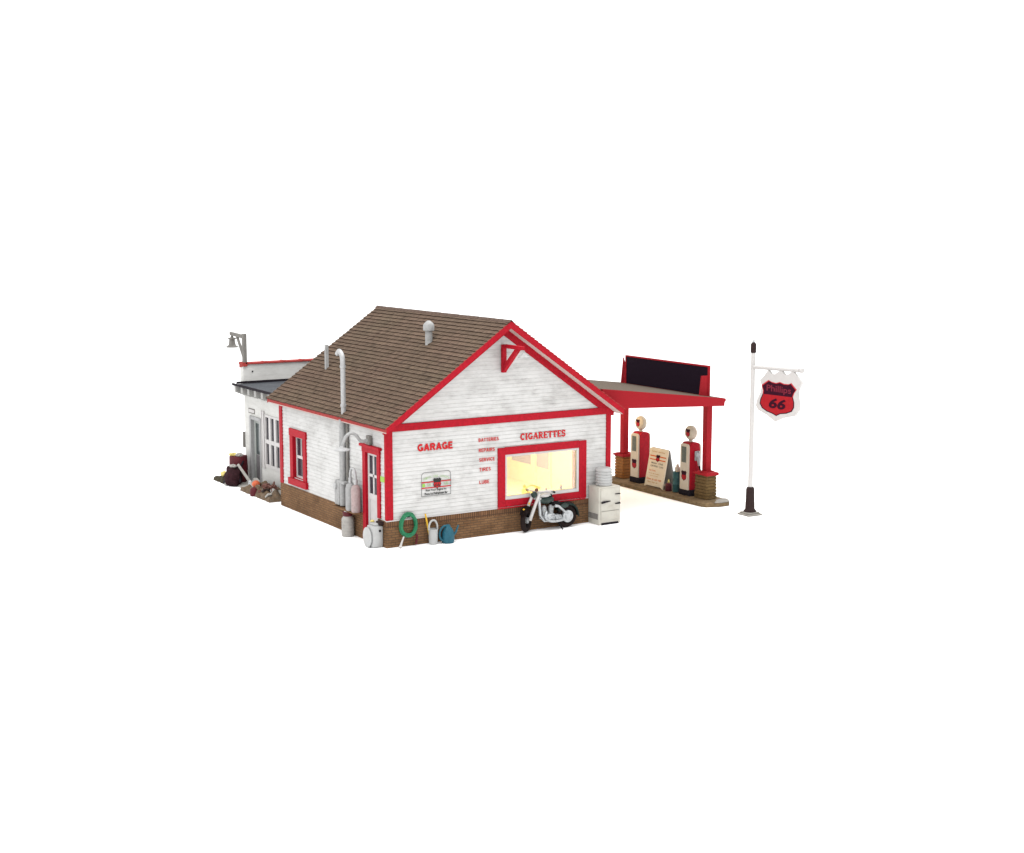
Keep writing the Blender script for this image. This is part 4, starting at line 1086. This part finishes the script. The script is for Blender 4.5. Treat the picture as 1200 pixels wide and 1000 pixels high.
obj('nozzle', bm, 'whitepost', hs, True)
bm = B(); tube(bm, smoothpath([(.66, -.12, .33), (.74, -.13, .25), (.73, -.12, .12), (.72, -.12, .03)]), .026, 8)
obj('hose_tail', bm, 'darkred', hs, True)
bm = B(); box(bm, (.49, -.13, .72), (.55, -bt - .007, .77), .006); obj('hook', bm, 'blackedge', hs)

pl = thing('pail', 'white tapered pail with tall arched handle beside the green hose', 'pail', (1.15, -.20, 0))
bm = B(); lathe(bm, [(.095, 0), (.105, .01), (.118, .36), (.125, .37), (.125, .385), (.11, .385), (.105, .36), (.09, .34), (.085, .03)], (1.15, -.20, 0), n=22); obj('body', bm, 'white', pl, True)
bm = B(); tube(bm, smoothpath([(1.035, -.20, .36), (1.04, -.20, .48), (1.10, -.20, .58), (1.20, -.20, .585), (1.26, -.20, .48), (1.265, -.20, .36)]), .024, 8); obj('handle', bm, 'white', pl, True)
bm = B(); tube(bm, [(1.09, -.17, .07), (1.045, -.15, .37), (.985, -.11, .76)], .022, 8)
tag(obj('stick', bm, 'yellow', None, True, loc=(1.05, -.15, .07)), 'short yellow stick standing in the white pail', 'stick')

wc = thing('watering_can', 'round teal watering can right of the white pail', 'watering can', (1.53, -.24, 0))
bm = B(); lathe(bm, [(.13, 0), (.15, .015), (.165, .10), (.155, .26), (.11, .36), (.07, .40), (.06, .44), (.03, .46)], (1.54, -.24, 0), n=22); obj('body', bm, 'teal', wc, True)
bm = B(); tube(bm, smoothpath([(1.55, -.24, .42), (1.42, -.25, .43), (1.32, -.26, .34), (1.29, -.27, .22), (1.33, -.27, .11), (1.42, -.26, .08)]), .026, 8); obj('handle', bm, 'teal', wc, True)
bm = B(); tube(bm, [(1.66, -.25, .15), (1.76, -.26, .26), (1.82, -.27, .42)], [.04, .028, .020], 8); obj('spout', bm, 'teal', wc, True)

# ================================================================== by the side door
t = thing('milk_can', 'ribbed off-white milk can with dark red lid by the side wall', 'milk can', (-.21, 1.76, 0))
bm = B(); prof = [(.145, 0), (.155, .01)]
for k in range(5): prof += [(.16, .03 + k * .08), (.152, .05 + k * .08), (.16, .07 + k * .08)]
prof += [(.155, .45), (.12, .50), (.115, .52)]
lathe(bm, prof, (-.21, 1.76, 0), n=22); obj('body', bm, 'milk', t, True)
bm = B(); lathe(bm, [(.115, .515), (.125, .53), (.125, .60), (.135, .605), (.135, .62), (.09, .625)], (-.21, 1.76, 0), n=20); obj('lid', bm, 'darkred', t, True)
bm = B(); lathe(bm, [(.09, .6255), (.095, .64), (.04, .65)], (-.21, 1.76, 0), n=16); obj('lid_top', bm, 'whitepost', t, True)

t = thing('water_tank', 'squat white tank with a round disc on its side, at the shop corner', 'tank', (-.20, .30, 0))
bm = B(); box(bm, (-.33, .13, .0), (-.035, .47, .54), .05); 
box(bm, (-.26, .17, .535), (-.09, .43, .60), .03)
obj('body', bm, 'white', t, True)
bm = B(); lathe(bm, [(.14, -.335), (.21, -.345), (.235, -.365), (.235, -.385), (.20, -.40), (.06, -.405)], (0, .34, .25), 'X', 26, sc=(1, .92, 1.05)); obj('disc', bm, 'white', t, True)
bm = B(); box(bm, (-.16, .10, .555), (-.04, .30, .64), .01); obj('top_flap', bm, 'darkbrown', t)
bm = B(); lathe(bm, [(.05, .605), (.055, .62), (.03, .65)], (-.20, .40, 0), n=12); obj('filler_cap', bm, 'paleyellow', t, True)
bm = B(); lathe(bm, [(.03, .10), (.032, .11), (.02, .135)], (-.14, 0, .42), 'Y', 12); obj('valve', bm, 'blackedge', t, True)

# ================================================================== scrap beside the annex
def heap(bm, outline, h, seed, n=26):
    xs = [p[0] for p in outline]; ys = [p[1] for p in outline]
    x0, x1, y0, y1 = min(xs), max(xs), min(ys), max(ys); V = {}
    for i in range(n + 1):
        for j in range(n + 1):
            u, v = i / n, j / n
            e = min(u, 1 - u, v, 1 - v); k = min(1, e * 6) ** .5
            x = x0 + (x1 - x0) * u; y = y0 + (y1 - y0) * v
            z = h * k * (.75 + .55 * noise.noise(Vector((x * 5 + seed, y * 5, 0)))) if e > 0 else 0
            V[i, j] = bm.verts.new((x + .04 * noise.noise(Vector((y * 6, seed, 1))), y, max(0, z)))
    for i in range(n):
        for j in range(n): bm.faces.new((V[i, j], V[i + 1, j], V[i + 1, j + 1], V[i, j + 1]))
bm = B(); heap(bm, [(-.18, 6.9), (.585, 9.2)], .30, 3)
tag(obj('scrap_bed', bm, 'earth', None, True, loc=(.25, 8.0, 0)), 'low brown heap of earth and scrap below the annex window', 'scrap heap')
bm = B(); heap(bm, [(.0, 9.1), (.58, 11.3)], .10, 9)
tag(obj('rubble', bm, 'oldwood', None, True, loc=(.3, 10.1, 0)), 'pale grey rubble in front of the annex door', 'rubble')
bm = B(); torus(bm, (-.02, 8.72, .26), .07, .035, 'X', 18, 8); lathe(bm, [(.05, -.02), (.05, .02)], (-.02, 8.72, .26), 'X', 12)
tag(obj('wheel_hub', bm, 'chrome', None, True, loc=(-.02, 8.72, .26)), 'small silver wheel hub lying on the scrap heap', 'wheel hub')
bm = B(); blob(bm, (.02, 8.38, .29), (.12, .12, .11), .05, 2, 3)
tag(obj('ball', bm, 'orange', None, True, loc=(.02, 8.38, .29)), 'orange red ball on the scrap heap', 'ball')
bm = B(); blob(bm, (-.02, 8.12, .25), (.045, .045, .045), .05, 2, 2)
tag(obj('knob', bm, 'yellow', None, True, loc=(-.02, 8.12, .25)), 'tiny yellow knob beside the orange ball', 'knob')
bm = B(); lathe(bm, [(.10, 0), (.125, .02), (.13, .10), (.12, .20), (.08, .24), (.03, .25)], (-.14, 8.12, .0), n=16)
tag(obj('pot', bm, 'darkred', None, True, loc=(-.14, 8.12, 0)), 'dark red pot on the ground before the scrap heap', 'pot')
for (x, y, z, r, lab, m) in ((.10, 7.78, .30, .11, 'rusty lump of iron in the middle of the scrap heap', 'rust'), (.16, 7.42, .32, .10, 'rusty pink grey lump of iron on the heap near the brick corner', 'rust'), (.02, 7.55, .20, .09, 'dark brown lump low at the front of the scrap heap', 'darkbrown')):
    bm = B(); blob(bm, (x, y, z), (r, r * 1.5, r * .8), .6, 3, 3, seed=x * 9)
    tag(obj('scrap_iron', bm, m, None, True, loc=(x, y, z - r * .5)), lab, 'scrap iron', 'lumps on the scrap heap')
rc = random.Random(21)
for k in range(26):
    x, y = rc.uniform(-.12, .42), rc.uniform(6.95, 9.15); r = rc.uniform(.03, .075)
    m = rc.choice(['rust', 'earth', 'darkbrown', 'oldwood', 'weather', 'conc'])
    bm = B(); zz = .16 + .12 * rc.random()
    if k % 3: blob(bm, (x, y, zz), (r, r * 1.3, r), .6, 3, 2, seed=k)
    else: box(bm, (x - r, y - r * 2, zz - .02), (x + r, y + r * 2, zz + .03), .006, rot=((x, y, zz), rc.uniform(-.6, .6), 'X'))
    tag(obj('scrap_piece', bm, m, None, bool(k % 3), loc=(x, y, zz - r * .5)), 'small brown or grey scrap piece among the clutter of the scrap heap', 'scrap', 'small pieces of clutter on the scrap heap')
bm = B(); tube(bm, [(.05, 7.25, .25), (.3, 7.7, .42)], .03, 8); tube(bm, [(.12, 7.9, .34), (.05, 7.3, .36)], .022, 8)
tag(obj('scrap_rod', bm, 'rust', None, True, loc=(.15, 7.5, .3)), 'two bent rusty rods lying across the scrap heap', 'rods')

t = thing('barrel', 'dark red barrel with yellow rags on top beside the annex door', 'barrel', (.25, 10.30, 0))
bm = B(); lathe(bm, [(.25, 0), (.27, .03), (.28, .28), (.275, .30), (.28, .32), (.28, .56), (.275, .58), (.27, .82), (.255, .85), (.2, .85)], (.25, 10.32, 0), n=22); obj('drum', bm, 'darkred', t, True)
bm = B(); blob(bm, (.14, 10.42, .87), (.12, .15, .055), .5, 3, 3); obj('yellow_rag', bm, 'paleyellow', t, True)
bm = B(); blob(bm, (.22, 10.18, .88), (.10, .10, .05), .5, 3, 3, seed=4); blob(bm, (.30, 10.36, .87), (.1, .1, .05), .5, 3, 3, seed=5); obj('pale_rag', bm, 'oldwood', t, True)
t = thing('sack', 'dark purple brown sack with a pale tied top in front of the barrel', 'sack', (-.02, 10.05, 0))
bm = B(); blob(bm, (-.02, 10.05, .27), (.24, .37, .33), .30, 2.2, 4, seed=2)
for v in bm.verts: v.co.z = max(0, v.co.z)
obj('cloth', bm, 'purple', t, True)
bm = B(); blob(bm, (-.05, 9.98, .60), (.10, .14, .05), .4, 3, 3); obj('pale_top', bm, 'oldwood', t, True)
bm = B(); prism(bm, [(.02, 9.78, .62), (.08, 9.78, .66), (.30, 9.42, .18), (.24, 9.42, .12)], (.0, .10, .02), .006)
tag(obj('plank', bm, 'oldwood', None, loc=(.15, 9.6, .12)), 'pale plank leaning against the dark sack', 'plank')
bm = B(); tube(bm, [(.02, 9.62, .16), (.16, 10.0, .50), (.30, 10.02, .72)], .03, 8)
tag(obj('crowbar', bm, 'blackedge', None, True, loc=(.1, 9.8, .1)), 'dark iron bar leaning between the sack and the annex door', 'iron bar')
bm = B(); blob(bm, (-.02, 10.82, .235), (.10, .14, .09), .25, 3, 3)
tag(obj('yellow_bundle', bm, 'paleyellow', None, True, loc=(-.02, 10.82, .2)), 'small yellow bundle at the far left of the scrap', 'bundle')
bm = B(); heap(bm, [(-.2, 10.45), (.2, 11.35)], .17, 14, 18)
tag(obj('brush_pile', bm, mat('dark_olive_scrap', (.05, .04, .022), .9, .6, 12, .6), None, True, loc=(0, 10.9, 0)), 'low dark olive scrap under the yellow bundle', 'scrap pile')
bm = B(); blob(bm, (-.16, 10.28, .07), (.08, .16, .07), .3, 3, 3, seed=6)
tag(obj('boot', bm, 'blackedge', None, True, loc=(-.16, 10.28, 0)), 'small black lump at the foot of the dark sack', 'scrap')
bm = B(); blob(bm, (-.22, 10.16, .05), (.04, .06, .05), .2, 3, 2, seed=8)
tag(obj('stone', bm, 'oldwood', None, True, loc=(-.22, 10.16, 0)), 'small white stone before the dark sack', 'stone')

# ------------------------------------------------------------------ light
w = bpy.data.worlds.new('World'); S.world = w; w.use_nodes = True
bg = w.node_tree.nodes['Background']; bg.inputs['Color'].default_value = (1, 1, 1, 1); bg.inputs['Strength'].default_value = 1.68
def lamp(name, kind, loc, power, col, size=.1, rot=None):
    l = bpy.data.lights.new(name, kind); l.energy = power; l.color = col
    if kind == 'POINT': l.shadow_soft_size = size
    if kind == 'AREA': l.shape = 'DISK'; l.size = size
    o = bpy.data.objects.new(name, l); COL.objects.link(o); o.location = loc
    if rot: o.rotation_euler = rot
    return o
lamp('room_lamp', 'POINT', (4.3, 1.9, 2.42), 300, (1, .86, .43), .09)
lamp('canopy_lamp', 'POINT', (8.9, 3.7, 2.55), 85, (1, .72, .40), .07)

# two big overhead studio softboxes
lamp('softbox', 'AREA', (-6, -4, 26), 6400, (1, 1, 1), 22); lamp('softbox', 'AREA', (16, 6, 26), 6400, (1, 1, 1), 22)

# ------------------------------------------------------------------ camera
cam = bpy.data.cameras.new('camera'); co = bpy.data.objects.new('camera', cam); COL.objects.link(co); S.camera = co
cam.sensor_fit = 'HORIZONTAL'; cam.sensor_width = 36; cam.lens = 36 * 1725.99 / 1200
yaw, pitch = .5555, .1389
fw = Vector((math.sin(yaw) * math.cos(pitch), math.cos(yaw) * math.cos(pitch), -math.sin(pitch)))
co.location = (-15.8387, -31.2285, 7.848); co.rotation_euler = fw.to_track_quat('-Z', 'Y').to_euler()
cam.clip_start = .5; cam.clip_end = 2000
S.render.resolution_x, S.render.resolution_y = 1024, 853
vs = S.view_settings; vs.view_transform = 'Standard'; vs.look = 'None'; vs.exposure = 0; vs.gamma = 1; vs.use_curve_mapping = False
